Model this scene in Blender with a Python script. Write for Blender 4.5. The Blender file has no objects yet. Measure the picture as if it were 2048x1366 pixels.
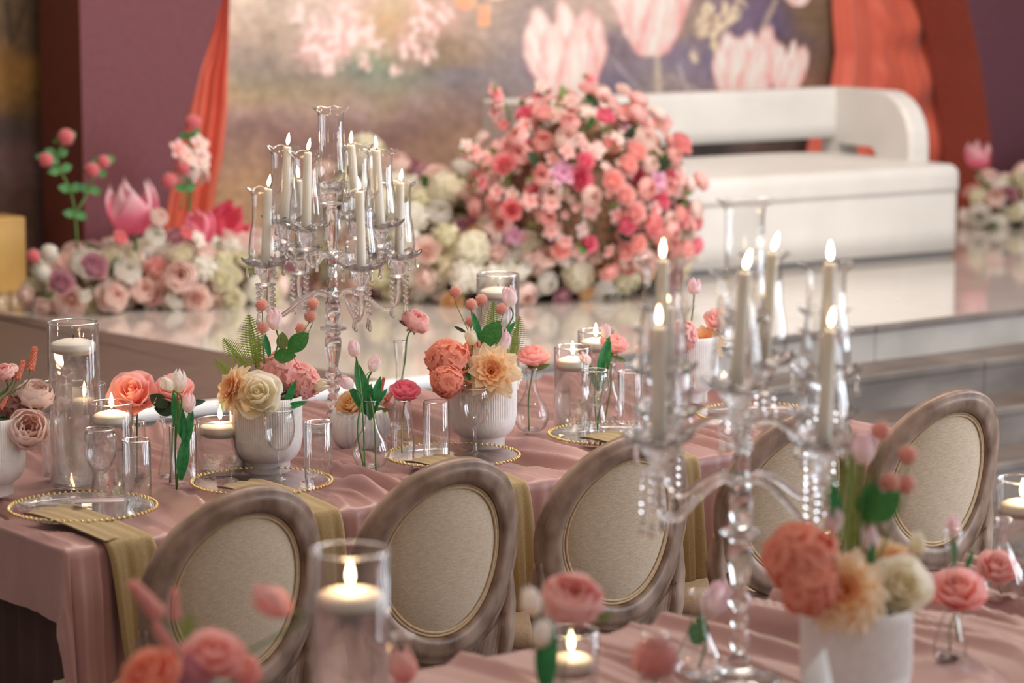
import bpy, math, random
from mathutils import Vector, Matrix, noise
R = random.Random(7)
PI = math.pi
sc = bpy.context.scene
COL = sc.collection

# ---------------------------------------------------------------- camera
F_PX, CAM_H, CX, CY = 5600.0, 2.07, 1024.0, 683.0
PITCH = math.atan(823 / F_PX)
cam_d = bpy.data.cameras.new('camera')
cam = bpy.data.objects.new('camera', cam_d)
COL.objects.link(cam)
cam.location = (0, 0, CAM_H)
cam.rotation_euler = (PI / 2 - PITCH, 0, 0)
cam_d.sensor_width = 36
cam_d.lens = 36 * F_PX / 2048
cam_d.clip_end = 100
cam_d.dof.use_dof = True
cam_d.dof.focus_distance = 6.75
cam_d.dof.aperture_fstop = 2.7
sc.camera = cam

# ---------------------------------------------------------------- frames: u along the tables, v from the guests towards the stage
OX, OY = -0.949, 5.842
ANG = math.radians(36.656)
UX, UY = math.cos(ANG), math.sin(ANG)
VX, VY = -UY, UX
def W(u, v, z=0.0):
    return Vector((OX + UX * u + VX * v, OY + UY * u + VY * v, z))
def ray(x, y):
    c, s = math.cos(PITCH), math.sin(PITCH)
    a, b = (x - CX) / F_PX, -(y - CY) / F_PX
    return Vector((a, c + b * s, -s + b * c))
def PZ(x, y, z):
    d = ray(x, y); t = (z - CAM_H) / d.z
    return d * t + Vector((0, 0, CAM_H))
def PV(x, y, v):
    d = ray(x, y); n = Vector((VX, VY, 0))
    t = (v + OX * VX + OY * VY) / d.dot(n)
    return d * t + Vector((0, 0, CAM_H))
def UV(p):
    return ((p.x - OX) * UX + (p.y - OY) * UY, (p.x - OX) * VX + (p.y - OY) * VY)
TZ = 0.76
FLOOR = -0.05
STG = 0.60

# ---------------------------------------------------------------- world, lamps, exposure
def S(r, g, b):
    f = lambda c: (c / 255 / 12.92) if c / 255 <= .04045 else ((c / 255 + .055) / 1.055) ** 2.4
    return (f(r), f(g), f(b), 1)
wd = bpy.data.worlds.new('world'); sc.world = wd; wd.use_nodes = True
bg = wd.node_tree.nodes['Background']
bg.inputs[0].default_value = (0.92, 0.80, 0.72, 1)
bg.inputs[1].default_value = 0.34
def area(name, loc, target, sx, sy, power, color):
    l = bpy.data.lights.new(name, 'AREA'); l.shape = 'RECTANGLE'; l.size = sx; l.size_y = sy
    l.energy = power; l.color = color
    o = bpy.data.objects.new(name, l); COL.objects.link(o)
    o.location = loc
    o.rotation_euler = (Vector(target) - Vector(loc)).to_track_quat('-Z', 'Y').to_euler()
    return o
# tall windows on the guests' right, warm ceiling panels, unseen lamps added for glass sparkle
for u, v in [(5.6, -1.2), (5.4, -3.0), (4.2, -4.8)]:
    area('window_light', W(u, v, 2.0), W(2.2, 1.0, .9), 1.1, 2.4, 58, (0.82, 0.90, 1.0))
area('ceiling_light', W(2.4, 1.6, 4.3), W(2.2, 1.0, 0), 2.6, 1.6, 60, (1.0, 0.84, 0.70))
area('stage_light', W(4.6, 1.6, 4.4), W(4.8, 5.0, 1.0), 3.2, 0.7, 105, (1.0, 0.88, 0.76))
for i in range(14):
    a = i * 2.399; r = 0.35 + 0.14 * i
    l = bpy.data.lights.new('sparkle_light', 'POINT'); l.energy = 6; l.color = (1, .82, .62); l.shadow_soft_size = .035
    o = bpy.data.objects.new('sparkle_light', l); COL.objects.link(o)
    o.location = W(0.9 + r * math.cos(a), -0.6 + r * math.sin(a), 3.3 + .12 * math.sin(i * 1.7))
vs = sc.view_settings
vs.view_transform = 'Standard'; vs.look = 'None'; vs.gamma = 1; vs.use_curve_mapping = False
vs.exposure = 0.45
cy = sc.cycles
cy.max_bounces = 14; cy.diffuse_bounces = 6; cy.glossy_bounces = 5; cy.transmission_bounces = 12
cy.transparent_max_bounces = 40; cy.caustics_reflective = False; cy.caustics_refractive = False
cy.sample_clamp_indirect = 6; cy.blur_glossy = 0.3

# ---------------------------------------------------------------- materials
MATS = {}
class NT:
    def __init__(s, name):
        s.m = bpy.data.materials.new(name); s.m.use_nodes = True
        s.n = s.m.node_tree.nodes; s.l = s.m.node_tree.links; s.n.clear()
        s.out = s.n.new('ShaderNodeOutputMaterial')
    def node(s, t, **k):
        n = s.n.new(t)
        for a, b in k.items():
            if a.startswith('i_'):
                key = a[2:]; key = int(key) if key.isdigit() else key.replace('_', ' ')
                n.inputs[key].default_value = b
            else: setattr(n, a, b)
        return n
    def link(s, a, b): s.l.new(a, b)
def surface(name, c1, c2=None, rough=.6, scale=20, stretch=(1, 1, 1), metal=0, bump=0, bscale=None, coat=0, spec=.5,
            trans=0, attr=None, sss=0, detail=4, mixpos=(.35, .65), sheen=0, c3=None):
    if name in MATS: return MATS[name]
    t = NT(name)
    p = t.node('ShaderNodeBsdfPrincipled')
    p.inputs['Roughness'].default_value = rough; p.inputs['Metallic'].default_value = metal
    p.inputs['Specular IOR Level'].default_value = spec
    p.inputs['Coat Weight'].default_value = coat; p.inputs['Coat Roughness'].default_value = .08
    if sheen: p.inputs['Sheen Weight'].default_value = sheen
    if sss:
        p.inputs['Subsurface Weight'].default_value = sss; p.inputs['Subsurface Scale'].default_value = .02
        p.inputs['Subsurface Radius'].default_value = (1, .7, .5)
    tc = t.node('ShaderNodeTexCoord'); mp = t.node('ShaderNodeMapping'); mp.inputs['Scale'].default_value = stretch
    t.link(tc.outputs['Object'], mp.inputs['Vector'])
    nz = t.node('ShaderNodeTexNoise'); nz.inputs['Scale'].default_value = scale; nz.inputs['Detail'].default_value = detail
    t.link(mp.outputs[0], nz.inputs['Vector'])
    if attr:
        a = t.node('ShaderNodeAttribute'); a.attribute_name = 't'
        rp = t.node('ShaderNodeValToRGB')
        el = rp.color_ramp.elements
        el[0].color = c1; el[1].color = c2
        if c3: e = el.new(.55); e.color = c3
        t.link(a.outputs['Fac'], rp.inputs[0])
        mx = t.node('ShaderNodeMixRGB', blend_type='MULTIPLY'); mx.inputs[0].default_value = .08
        t.link(rp.outputs[0], mx.inputs[1]); t.link(nz.outputs[0], mx.inputs[2]); csock = mx.outputs[0]
    elif c2:
        rp = t.node('ShaderNodeValToRGB'); el = rp.color_ramp.elements
        el[0].position, el[1].position = mixpos; el[0].color = c1; el[1].color = c2
        t.link(nz.outputs[0], rp.inputs[0]); csock = rp.outputs[0]
    else:
        csock = None; p.inputs['Base Color'].default_value = c1
    if csock: t.link(csock, p.inputs['Base Color'])
    if bump:
        n2 = t.node('ShaderNodeTexNoise'); n2.inputs['Scale'].default_value = bscale or scale; n2.inputs['Detail'].default_value = 3
        t.link(mp.outputs[0], n2.inputs['Vector'])
        b = t.node('ShaderNodeBump'); b.inputs['Strength'].default_value = bump; b.inputs['Distance'].default_value = .004
        t.link(n2.outputs[0], b.inputs['Height']); t.link(b.outputs[0], p.inputs['Normal'])
    sh = p.outputs[0]
    if trans:
        tr = t.node('ShaderNodeBsdfTranslucent')
        if csock: t.link(csock, tr.inputs[0])
        else: tr.inputs[0].default_value = c1
        m = t.node('ShaderNodeMixShader'); m.inputs[0].default_value = trans
        t.link(sh, m.inputs[1]); t.link(tr.outputs[0], m.inputs[2]); sh = m.outputs[0]
    t.link(sh, t.out.inputs[0]); MATS[name] = t.m
    return t.m
def petal_mat(name, base, tip, mid=None):
    return surface('petal_' + name, base, tip, rough=.62, scale=9, attr=True, trans=.46, spec=.25, c3=mid)
def thin_glass(name='thin_glass', tint=(.985, .985, .985, 1), boost=1.0):
    if name in MATS: return MATS[name]
    t = NT(name)
    tr = t.node('ShaderNodeBsdfTransparent'); tr.inputs[0].default_value = tint
    gl = t.node('ShaderNodeBsdfGlossy'); gl.inputs['Roughness'].default_value = .03; gl.inputs[0].default_value = (1, 1, 1, 1)
    fr = t.node('ShaderNodeLayerWeight'); fr.inputs[0].default_value = .5
    tc = t.node('ShaderNodeTexCoord'); nz = t.node('ShaderNodeTexNoise'); nz.inputs['Scale'].default_value = 28
    t.link(tc.outputs['Object'], nz.inputs['Vector'])
    b = t.node('ShaderNodeBump'); b.inputs['Strength'].default_value = .25; b.inputs['Distance'].default_value = .004
    t.link(nz.outputs[0], b.inputs['Height']); t.link(b.outputs[0], fr.inputs['Normal']); t.link(b.outputs[0], gl.inputs['Normal'])
    pw = t.node('ShaderNodeMath', operation='POWER'); pw.inputs[1].default_value = 3.0
    t.link(fr.outputs['Facing'], pw.inputs[0])
    mu = t.node('ShaderNodeMath', operation='MULTIPLY_ADD'); mu.inputs[1].default_value = .85 * boost; mu.inputs[2].default_value = .035 * boost * boost; mu.use_clamp = True
    t.link(pw.outputs[0], mu.inputs[0])
    rp = t.node('ShaderNodeValToRGB'); el = rp.color_ramp.elements   # long path through the wall near the outline
    el[0].position = .55; el[0].color = tint; el[1].color = (.62, .62, .62, 1); t.link(fr.outputs['Facing'], rp.inputs[0]); t.link(rp.outputs[0], tr.inputs[0])
    m = t.node('ShaderNodeMixShader'); t.link(mu.outputs[0], m.inputs[0]); t.link(tr.outputs[0], m.inputs[1]); t.link(gl.outputs[0], m.inputs[2])
    t.link(m.outputs[0], t.out.inputs[0]); MATS[name] = t.m
    return t.m
def solid_glass(name, ior=1.5, tint=(1, 1, 1, 1), clear=.25):
    if name in MATS: return MATS[name]
    t = NT(name)
    tr = t.node('ShaderNodeBsdfTransparent'); tr.inputs[0].default_value = (.98, .98, .98, 1)
    g = t.node('ShaderNodeBsdfGlass'); g.inputs['IOR'].default_value = ior; g.inputs['Color'].default_value = tint; g.inputs['Roughness'].default_value = 0.0
    m = t.node('ShaderNodeMixShader'); m.inputs[0].default_value = clear
    t.link(g.outputs[0], m.inputs[1]); t.link(tr.outputs[0], m.inputs[2]); t.link(m.outputs[0], t.out.inputs[0]); MATS[name] = t.m
    return t.m
def emit(name, c, s):
    t = NT(name); e = t.node('ShaderNodeEmission'); e.inputs[0].default_value = c; e.inputs[1].default_value = s
    t.link(e.outputs[0], t.out.inputs[0]); MATS[name] = t.m; return t.m
GLB = thin_glass('clear_glass', boost=1.5); GL = thin_glass(); CR = solid_glass('crystal_glass', 1.5, (1, 1, 1, 1), .08); WT = solid_glass('water', 1.33, (.985, .99, .985, 1), .45)
FLM = emit('flame_light', (1, .72, .38, 1), 14)
WAX = surface('wax', S(244, 236, 222), S(250, 244, 234), rough=.45, scale=8, sss=.35)
CHROME = surface('chrome', (.8, .79, .78, 1), rough=.12, metal=1)
GOLD = surface('gold', S(206, 174, 104), S(226, 200, 140), rough=.22, metal=1, scale=40)
WICK = surface('wick', S(40, 30, 25), rough=.9)
CERAM = surface('white_ceramic', S(234, 230, 228), S(242, 239, 236), rough=.42, scale=60, bump=.15, bscale=200)
CERAM2 = surface('ridged_ceramic', S(205, 208, 212), S(228, 228, 228), rough=.4, scale=30)
CLOTH = surface('rose_satin', S(164, 122, 119), S(176, 134, 131), rough=.36, scale=5, bump=.12, bscale=500, sheen=.15, spec=.5)
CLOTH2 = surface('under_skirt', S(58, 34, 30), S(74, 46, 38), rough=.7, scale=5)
NAPK = surface('olive_linen', S(154, 130, 86), S(170, 147, 102), rough=.75, scale=300, bump=.3, bscale=600, sheen=.2)
WOOD = surface('whitewashed_wood', S(92, 66, 48), S(172, 146, 130), rough=.38, scale=11, stretch=(1.2, 1.2, .8), detail=10, bump=.12, bscale=60, mixpos=(.30, .68))
LINEN = surface('oat_linen', S(190, 168, 142), S(208, 188, 162), rough=.85, scale=160, stretch=(.35, 1, 2.2), bump=.5, bscale=420, sheen=.25)
PIPE = surface('linen_piping', S(188, 162, 128), S(202, 178, 144), rough=.8, scale=90)
GREEN1 = surface('leaf_green', S(42, 104, 44), S(66, 134, 58), rough=.5, scale=14, trans=.2)
GREEN2 = surface('leaf_tulip', S(30, 118, 62), S(56, 146, 84), rough=.42, scale=10, trans=.15)
GREEN3 = surface('fern_green', S(112, 142, 50), S(146, 170, 74), rough=.6, scale=20, trans=.25)
GREEN4 = surface('leaf_dark', S(30, 52, 30), S(48, 74, 40), rough=.5, scale=14)
GREEN5 = surface('leaf_olive', S(100, 120, 60), S(128, 136, 80), rough=.6, scale=14, trans=.2)
STEM = surface('stem_green', S(70, 110, 48), S(92, 126, 58), rough=.5, scale=20)
STEMB = surface('stem_olive', S(128, 110, 50), S(112, 110, 52), rough=.5, scale=20)
P = dict(
    coral=petal_mat('coral', S(246, 140, 112), S(253, 190, 168)), coralpink=petal_mat('coralpink', S(253, 182, 172), S(254, 212, 208)),
    salmon=petal_mat('salmon', S(253, 184, 150), S(254, 206, 206), S(254, 196, 184)),
    pink=petal_mat('pink', S(240, 88, 144), S(252, 170, 188)), hot=petal_mat('hot', S(228, 50, 118), S(248, 118, 140)),
    blush=petal_mat('blush', S(252, 224, 214), S(254, 240, 235)), ivory=petal_mat('ivory', S(250, 240, 206), S(253, 248, 236)),
    peach=petal_mat('peach', S(252, 176, 98), S(253, 238, 214), S(253, 222, 178)), cream=petal_mat('cream', S(244, 200, 138), S(252, 228, 190)),
    white=petal_mat('white', S(246, 243, 232), S(252, 250, 246)), tulip=petal_mat('tulip', S(250, 244, 234), S(253, 222, 230), S(253, 240, 242)),
    tulipwhite=petal_mat('tulipwhite', S(250, 240, 222), S(253, 249, 248)), mauve=petal_mat('mauve', S(188, 124, 142), S(222, 178, 190)),
    lilac=petal_mat('lilac', S(232, 166, 206), S(246, 200, 222)), rose=petal_mat('rose', S(242, 128, 138), S(253, 192, 194)),
    softpink=petal_mat('softpink', S(252, 188, 184), S(254, 220, 216)), greenwhite=petal_mat('greenwhite', S(234, 230, 192), S(248, 244, 230)),
    pompom=petal_mat('pompom', S(254, 196, 180), S(255, 226, 216)), dusty=petal_mat('dusty', S(160, 108, 102), S(198, 148, 138)),
    bigtulip=petal_mat('bigtulip', S(240, 116, 152), S(254, 234, 238), S(246, 140, 170)))

# ---------------------------------------------------------------- mesh helpers
class MB:
    def __init__(s): s.v = []; s.f = []; s.t = []
    def add(s, vs, fs, ts=None, M=None):
        b = len(s.v)
        s.v += [tuple(M @ Vector(q)) for q in vs] if M else [tuple(q) for q in vs]
        s.f += [tuple(b + i for i in f) for f in fs]
        s.t += list(ts) if ts else [0.0] * len(vs)
        return s
    def mesh(s, name, mat, smooth=True):
        me = bpy.data.meshes.new(name); me.from_pydata(s.v, [], s.f)
        if any(s.t):
            a = me.attributes.new('t', 'FLOAT', 'POINT'); a.data.foreach_set('value', s.t)
        me.materials.append(mat)
        if smooth: me.polygons.foreach_set('use_smooth', [True] * len(me.polygons))
        me.update(); return me
def grid(fn, nu, nv, closed=False):
    vs, ts = [], []
    for j in range(nv + 1):
        for i in range(nu if closed else nu + 1):
            q = fn(i / nu, j / nv); vs.append(q[:3]); ts.append(q[3] if len(q) > 3 else 0.0)
    n = nu if closed else nu + 1; fs = []
    for j in range(nv):
        for i in range(nu):
            a = j * n + i; b = j * n + (i + 1) % n; fs.append((a, b, b + n, a + n))
    return vs, fs, ts
def lathe(prof, n=24, mod=None, caps=True):
    vs = []
    for k, (r, z) in enumerate(prof):
        for i in range(n):
            a = 2 * PI * i / n; rr, zz = (r, z) if not mod else mod(r, z, a, k)
            vs.append((rr * math.cos(a), rr * math.sin(a), zz))
    fs = []
    for k in range(len(prof) - 1):
        for i in range(n):
            a = k * n + i; b = k * n + (i + 1) % n; fs.append((a, b, b + n, a + n))
    if caps:
        if prof[0][0] > 1e-5: fs.append(tuple(reversed(range(n))))
        if prof[-1][0] > 1e-5: fs.append(tuple(range((len(prof) - 1) * n, len(prof) * n)))
    return vs, fs, None
def tube(pts, rad, n=8, caps=True):
    pts = [Vector(p) for p in pts]; m = len(pts)
    rads = rad if isinstance(rad, (list, tuple)) else [rad] * m
    vs = []; up = Vector((0, 0, 1)); prev = None
    for k, p in enumerate(pts):
        d = (pts[min(k + 1, m - 1)] - pts[max(k - 1, 0)]).normalized()
        if prev is None:
            x = d.cross(up) if abs(d.z) < .95 else d.cross(Vector((1, 0, 0)))
        else: x = prev - d * prev.dot(d)
        x.normalize(); prev = x; y = d.cross(x)
        for i in range(n):
            a = 2 * PI * i / n; vs.append(tuple(p + (x * math.cos(a) + y * math.sin(a)) * rads[k]))
    fs = []
    for k in range(m - 1):
        for i in range(n):
            a = k * n + i; b = k * n + (i + 1) % n; fs.append((a, b, b + n, a + n))
    if caps: fs += [tuple(reversed(range(n))), tuple(range((m - 1) * n, m * n))]
    return vs, fs, None
def spline(pts, n=6):
    pts = [Vector(p) for p in pts]; o = []
    P_ = [pts[0] * 2 - pts[1]] + pts + [pts[-1] * 2 - pts[-2]]
    for i in range(1, len(P_) - 2):
        a, b, c, d = P_[i - 1:i + 3]
        for k in range(n):
            t = k / n
            o.append(.5 * (2 * b + (c - a) * t + (2 * a - 5 * b + 4 * c - d) * t * t + (3 * b - a - 3 * c + d) * t ** 3))
    o.append(pts[-1]); return o
def box(x0, x1, y0, y1, z0, z1, bev=0):
    if not bev:
        vs = [(x, y, z) for z in (z0, z1) for y in (y0, y1) for x in (x0, x1)]
        return vs, [(0, 2, 3, 1), (4, 5, 7, 6), (0, 1, 5, 4), (2, 6, 7, 3), (0, 4, 6, 2), (1, 3, 7, 5)], None
    vs = []
    rings = [(bev, z0), (0, z0 + bev), (0, z1 - bev), (bev, z1)]
    for d, z in rings:
        b = bev
        a0, a1, b0, b1 = x0 + d, x1 - d, y0 + d, y1 - d
        vs += [(a0 + b, b0, z), (a1 - b, b0, z), (a1, b0 + b, z), (a1, b1 - b, z), (a1 - b, b1, z), (a0 + b, b1, z), (a0, b1 - b, z), (a0, b0 + b, z)]
    fs = [tuple(reversed(range(8))), tuple(range(24, 32))]
    for k in range(3):
        for i in range(8):
            a = k * 8 + i; b_ = k * 8 + (i + 1) % 8; fs.append((a, b_, b_ + 8, a + 8))
    return vs, fs, None
def extrude(poly, y0, y1):
    n = len(poly); vs = [(x, y0, z) for x, z in poly] + [(x, y1, z) for x, z in poly]
    fs = [tuple(range(n)), tuple(reversed(range(n, 2 * n)))] + [(i, i + n, (i + 1) % n + n, (i + 1) % n) for i in range(n)]
    return vs, fs, None
def ball(c, r, n=8, m=6, sz=1):
    vs, fs, _ = lathe([(r * math.sin(PI * k / m), -r * sz * math.cos(PI * k / m)) for k in range(m + 1)], n, caps=False)
    return [(x + c[0], y + c[1], z + c[2]) for x, y, z in vs], fs, None
def M_axis(pos, d, s=1.0, roll=0.0):
    q = Vector(d).normalized().to_track_quat('Z', 'Y')
    return Matrix.Translation(pos) @ q.to_matrix().to_4x4() @ Matrix.Rotation(roll, 4, 'Z') @ Matrix.Scale(s, 4)

# ---------------------------------------------------------------- object helpers
def thing(name, label, cat, loc, rz=0.0, group=None):
    o = bpy.data.objects.new(name, None); COL.objects.link(o)
    o.empty_display_size = .05; o.location = loc; o.rotation_euler = (0, 0, rz)
    o['label'] = label; o['category'] = cat
    if group: o['group'] = group
    bpy.context.view_layer.update() if False else None
    return o
def part(name, me, parent=None, M=None, label=None, kind=None, world=False):
    o = bpy.data.objects.new(name, me); COL.objects.link(o)
    if parent: o.parent = parent
    if M is not None:
        if world and parent:
            PM = Matrix.Translation(parent.location) @ parent.rotation_euler.to_matrix().to_4x4()
            M = PM.inverted() @ M
        o.matrix_basis = M
    if label: o['label'] = label
    if kind: o['kind'] = kind
    return o
def tag(o, label, cat, group=None):
    o['label'] = label; o['category'] = cat
    if group: o['group'] = group
    return o
def struct(name, mb, mat, smooth=False, M=None):
    o = part(name, mb.mesh(name, mat, smooth), None, M); o['kind'] = 'structure'; return o
MUV = Matrix.Translation((OX, OY, 0)) @ Matrix.Rotation(ANG, 4, 'Z')

# ================================================================ THE SETTING
FLO = surface('hall_floor', S(112, 96, 88), S(130, 114, 104), rough=.4, scale=3)
struct('floor', MB().add(*box(-9, 14, -9, 2.4, FLOOR - .1, FLOOR)), FLO, M=MUV)
BROWN = surface('stage_brown', S(92, 74, 65), S(104, 86, 76), rough=.5, scale=6, stretch=(1, 6, 1))
STONE = surface('step_stone', S(106, 98, 93), S(136, 127, 121), rough=.42, scale=3.2, stretch=(1, 1, 2), detail=8, bump=.05)
STONEL = surface('step_stone_light', S(160, 154, 148), S(182, 176, 170), rough=.42, scale=3.2, detail=8)
TREAD = surface('step_tread', S(84, 72, 66), S(112, 100, 92), rough=.4, scale=3, detail=8)
WHITEF = surface('white_gloss_floor', S(206, 200, 192), S(216, 210, 204), rough=.07, scale=4, coat=.6, spec=.8)
stage = struct('stage', MB().add(*box(-6, 13, 2.31, 9, FLOOR, STG - .012)), BROWN, M=MUV)
# stage top left of the glossy dance floor: brown slabs; white gloss floor tiles
def clip_tile(u0, u1, v0, v1):
    e = lambda v: 2.38 - (v - 2.31) * .119
    return [(max(u0, e(v0)), v0), (u1, v0), (u1, v1), (max(u0, e(v1)), v1)] if u1 > e(v0) + .02 else None
def slab(poly, z0, z1):
    n = len(poly); vs = [(x, y, z0) for x, y in poly] + [(x, y, z1) for x, y in poly]
    return vs, [tuple(reversed(range(n))), tuple(range(n, 2 * n))] + [(i, (i + 1) % n, (i + 1) % n + n, i + n) for i in range(n)], None
g = .002
for i in range(9):
    for j in range(3):
        pl = clip_tile(2.05 + i * 1.2 + g, 2.05 + (i + 1) * 1.2 - g, 2.31 + j * 1.2 + g, 2.31 + (j + 1) * 1.2 - g)
        if pl: part('floor_tile', MB().add(*slab(pl, STG - .012, STG)).mesh('floor_tile', WHITEF, False), stage)
for i in range(5):
    for j in range(3):
        v0, v1 = 2.31 + j * 1.2 + g, 2.31 + (j + 1) * 1.2 - g; u0, u1 = -3.95 + i * 1.2 + g, -3.95 + (i + 1) * 1.2 - g
        part('stage_slab', MB().add(*slab([(u0, v0), (u1, v0), (u1, v1), (u0, v1)], STG - .012, STG - .001)).mesh('stage_slab', BROWN, False), stage)
e = lambda v: 2.38 - (v - 2.31) * .119
part('stage_slab', MB().add(*slab([(2.054, 2.312), (e(2.312) - g, 2.312), (e(5.3) - g, 5.3), (2.02, 5.3)], STG - .012, STG - .001)).mesh('stage_slab', BROWN, False), stage)
EDGE = surface('white_edge', S(236, 236, 238), rough=.25)
part('edge_strip', MB().add(*box(-4, 2.9, 2.26, 2.312, STG - .035, STG + .004, .004)).mesh('edge_strip', EDGE), stage, label='white edge strip along the stage front')
# steps
steps = struct('steps', MB().add([(0, 0, 0)], []), STONE, M=MUV)
NV = [2.30, 2.07, 1.84, 1.585, 1.30]
NZ = [.60, .462, .324, .186, .048]
for k in range(5):
    v, z = NV[k], NZ[k]; zb = NZ[k + 1] if k < 4 else FLOOR
    off = [.0, .35, .7, .2, .5][k]
    for i in range(-2, 11):
        u0, u1 = i * .92 + off + g, (i + 1) * .92 + off - g
        part('riser_tile', MB().add(*box(u0, u1, v, v + .02, zb, z - .032, .0)).mesh('riser_tile', STONE if k else STONEL, False), steps)
        part('nosing_tile', MB().add(*box(u0, u1, v - .006, v + .03, z - .030, z - .0005, .004)).mesh('nosing_tile', STONE, False), steps)
        if k: part('tread_tile', MB().add(*box(u0, u1, v + .031, NV[k - 1] + .02, z - .02, z)).mesh('tread_tile', TREAD, False), steps)
    part('step_core', MB().add(*box(-2, 10.5, v + .02, 2.32, FLOOR, z - .021)).mesh('step_core', TREAD, False), steps)

# ---- mural wall (flat print)
def paint(u, z):
    # colours keyed on the print itself; u runs along the wall, z is height above the hall floor
    keys = PK; wsum = 0; c = [0, 0, 0]
    n = noise.noise(Vector((u * 3.1, z * 4.3, 1.7))); n2 = noise.noise(Vector((u * 3.3, z * 4.1, 9.2)))
    uu = u + .10 * n; zz = z + .07 * n2
    for (ku, kz, col) in keys:
        d = ((uu - ku) * .8) ** 2 + ((zz - kz) * 1.35) ** 2
        w = 1 / (d * d + 1e-4); wsum += w
        for i in range(3): c[i] += w * col[i]
    c = [q / wsum for q in c]
    s = noise.noise(Vector((u * 14, z * 20, 3))) * .5 + noise.noise(Vector((u * 34, z * 44, 5))) * .3
    return [q * (1 + .42 * s) for q in c]
def K(px, py, r, g_, b):
    p = PV(px, py, 5.3); return (UV(p)[0], p.z, S(r, g_, b)[:3])
PK = [K(*q) for q in [
    (10, 40, 96, 80, 62), (60, 60, 74, 58, 44), (30, 130, 116, 84, 40), (60, 190, 92, 68, 36), (20, 260, 52, 44, 44), (50, 320, 84, 62, 62), (30, 400, 66, 46, 40), (60, 150, 130, 96, 46),
    (300, 60, 150, 130, 110), (300, 300, 110, 88, 80),
    (460, 10, 198, 182, 166), (530, 20, 182, 166, 152), (620, 15, 196, 178, 168), (720, 15, 210, 184, 178), (800, 10, 184, 166, 134), (860, 20, 196, 158, 150), (960, 15, 170, 150, 136),
    (465, 70, 202, 180, 160), (520, 80, 150, 132, 120), (570, 60, 160, 146, 128), (640, 80, 210, 176, 172), (700, 75, 214, 182, 180), (770, 60, 192, 160, 110), (830, 80, 190, 156, 148), (900, 90, 128, 110, 84), (985, 70, 168, 150, 142),
    (460, 120, 178, 160, 146), (500, 110, 118, 110, 112), (560, 120, 126, 118, 106), (630, 115, 196, 164, 158), (740, 115, 128, 148, 106), (800, 110, 170, 130, 126), (870, 110, 120, 112, 92), (930, 110, 150, 122, 96), (1000, 110, 142, 132, 130),
    (460, 155, 150, 138, 122), (530, 160, 124, 120, 108), (600, 160, 122, 118, 108), (680, 155, 104, 116, 110), (740, 160, 96, 120, 116), (800, 150, 112, 126, 108), (860, 160, 98, 106, 106), (930, 160, 104, 106, 122), (1000, 165, 128, 120, 120),
    (460, 195, 178, 156, 108), (560, 195, 160, 142, 102), (660, 195, 158, 138, 104), (760, 195, 150, 132, 100), (860, 190, 140, 124, 108), (960, 195, 120, 106, 104),
    (460, 228, 158, 134, 132), (580, 225, 166, 142, 142), (700, 220, 164, 142, 144), (820, 210, 160, 140, 140), (930, 215, 134, 112, 108),
    (460, 270, 118, 90, 90), (560, 265, 124, 94, 94), (680, 265, 122, 92, 90), (800, 250, 118, 90, 88), (900, 250, 142, 116, 106), (1000, 240, 138, 118, 112),
    (460, 320, 150, 124, 110), (600, 320, 132, 104, 96), (850, 310, 140, 112, 98), (950, 300, 152, 122, 104), (470, 380, 168, 140, 112), (850, 380, 160, 134, 110), (1000, 330, 140, 116, 106), (640, 400, 150, 124, 104), (470, 480, 170, 140, 110), (900, 480, 150, 124, 104),
    (1050, 40, 150, 136, 132), (1060, 120, 128, 118, 126), (1200, 20, 180, 160, 150), (1230, 120, 120, 108, 118), (1260, 160, 110, 102, 124), (1330, 160, 146, 134, 132), (1380, 130, 120, 110, 132), (1410, 60, 150, 130, 118), (1450, 100, 104, 94, 116), (1500, 40, 106, 92, 116), (1560, 60, 86, 74, 104),
    (1620, 40, 112, 90, 66), (1650, 120, 104, 80, 64), (1640, 180, 120, 86, 70), (1600, 100, 92, 76, 80), (1500, 200, 130, 112, 110), (1300, 240, 120, 104, 100), (1600, 300, 70, 56, 50), (1400, 300, 52, 50, 50), (1750, 60, 130, 100, 80), (1900, 100, 120, 90, 80), (1800, 300, 100, 70, 60)]]
TUL = [  # pale painted tulips: centre px, half sizes, lean
    (1140, 125, 92, 112, -.12), (1312, 15, 96, 104, .0), (1500, 145, 84, 88, .05), (1585, 150, 46, 66, .15), (1605, -14, 42, 30, 0), (1000, -40, 60, 40, 0)]
BLO = [(600, 30, 16), (640, 60, 24), (690, 90, 34), (660, 110, 26), (730, 66, 26), (700, 40, 22), (760, 90, 18), (620, 100, 20), (850, 25, 22), (820, 90, 22), (860, 110, 18), (800, 140, 12), (740, 130, 14), (870, 50, 24), (840, 10, 20), (1430, 50, 26), (1460, 30, 22), (1440, 90, 18), (1400, 110, 14), (1480, 10, 20), (1420, 20, 16), (665, 150, 14), (895, 30, 18)]
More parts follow.
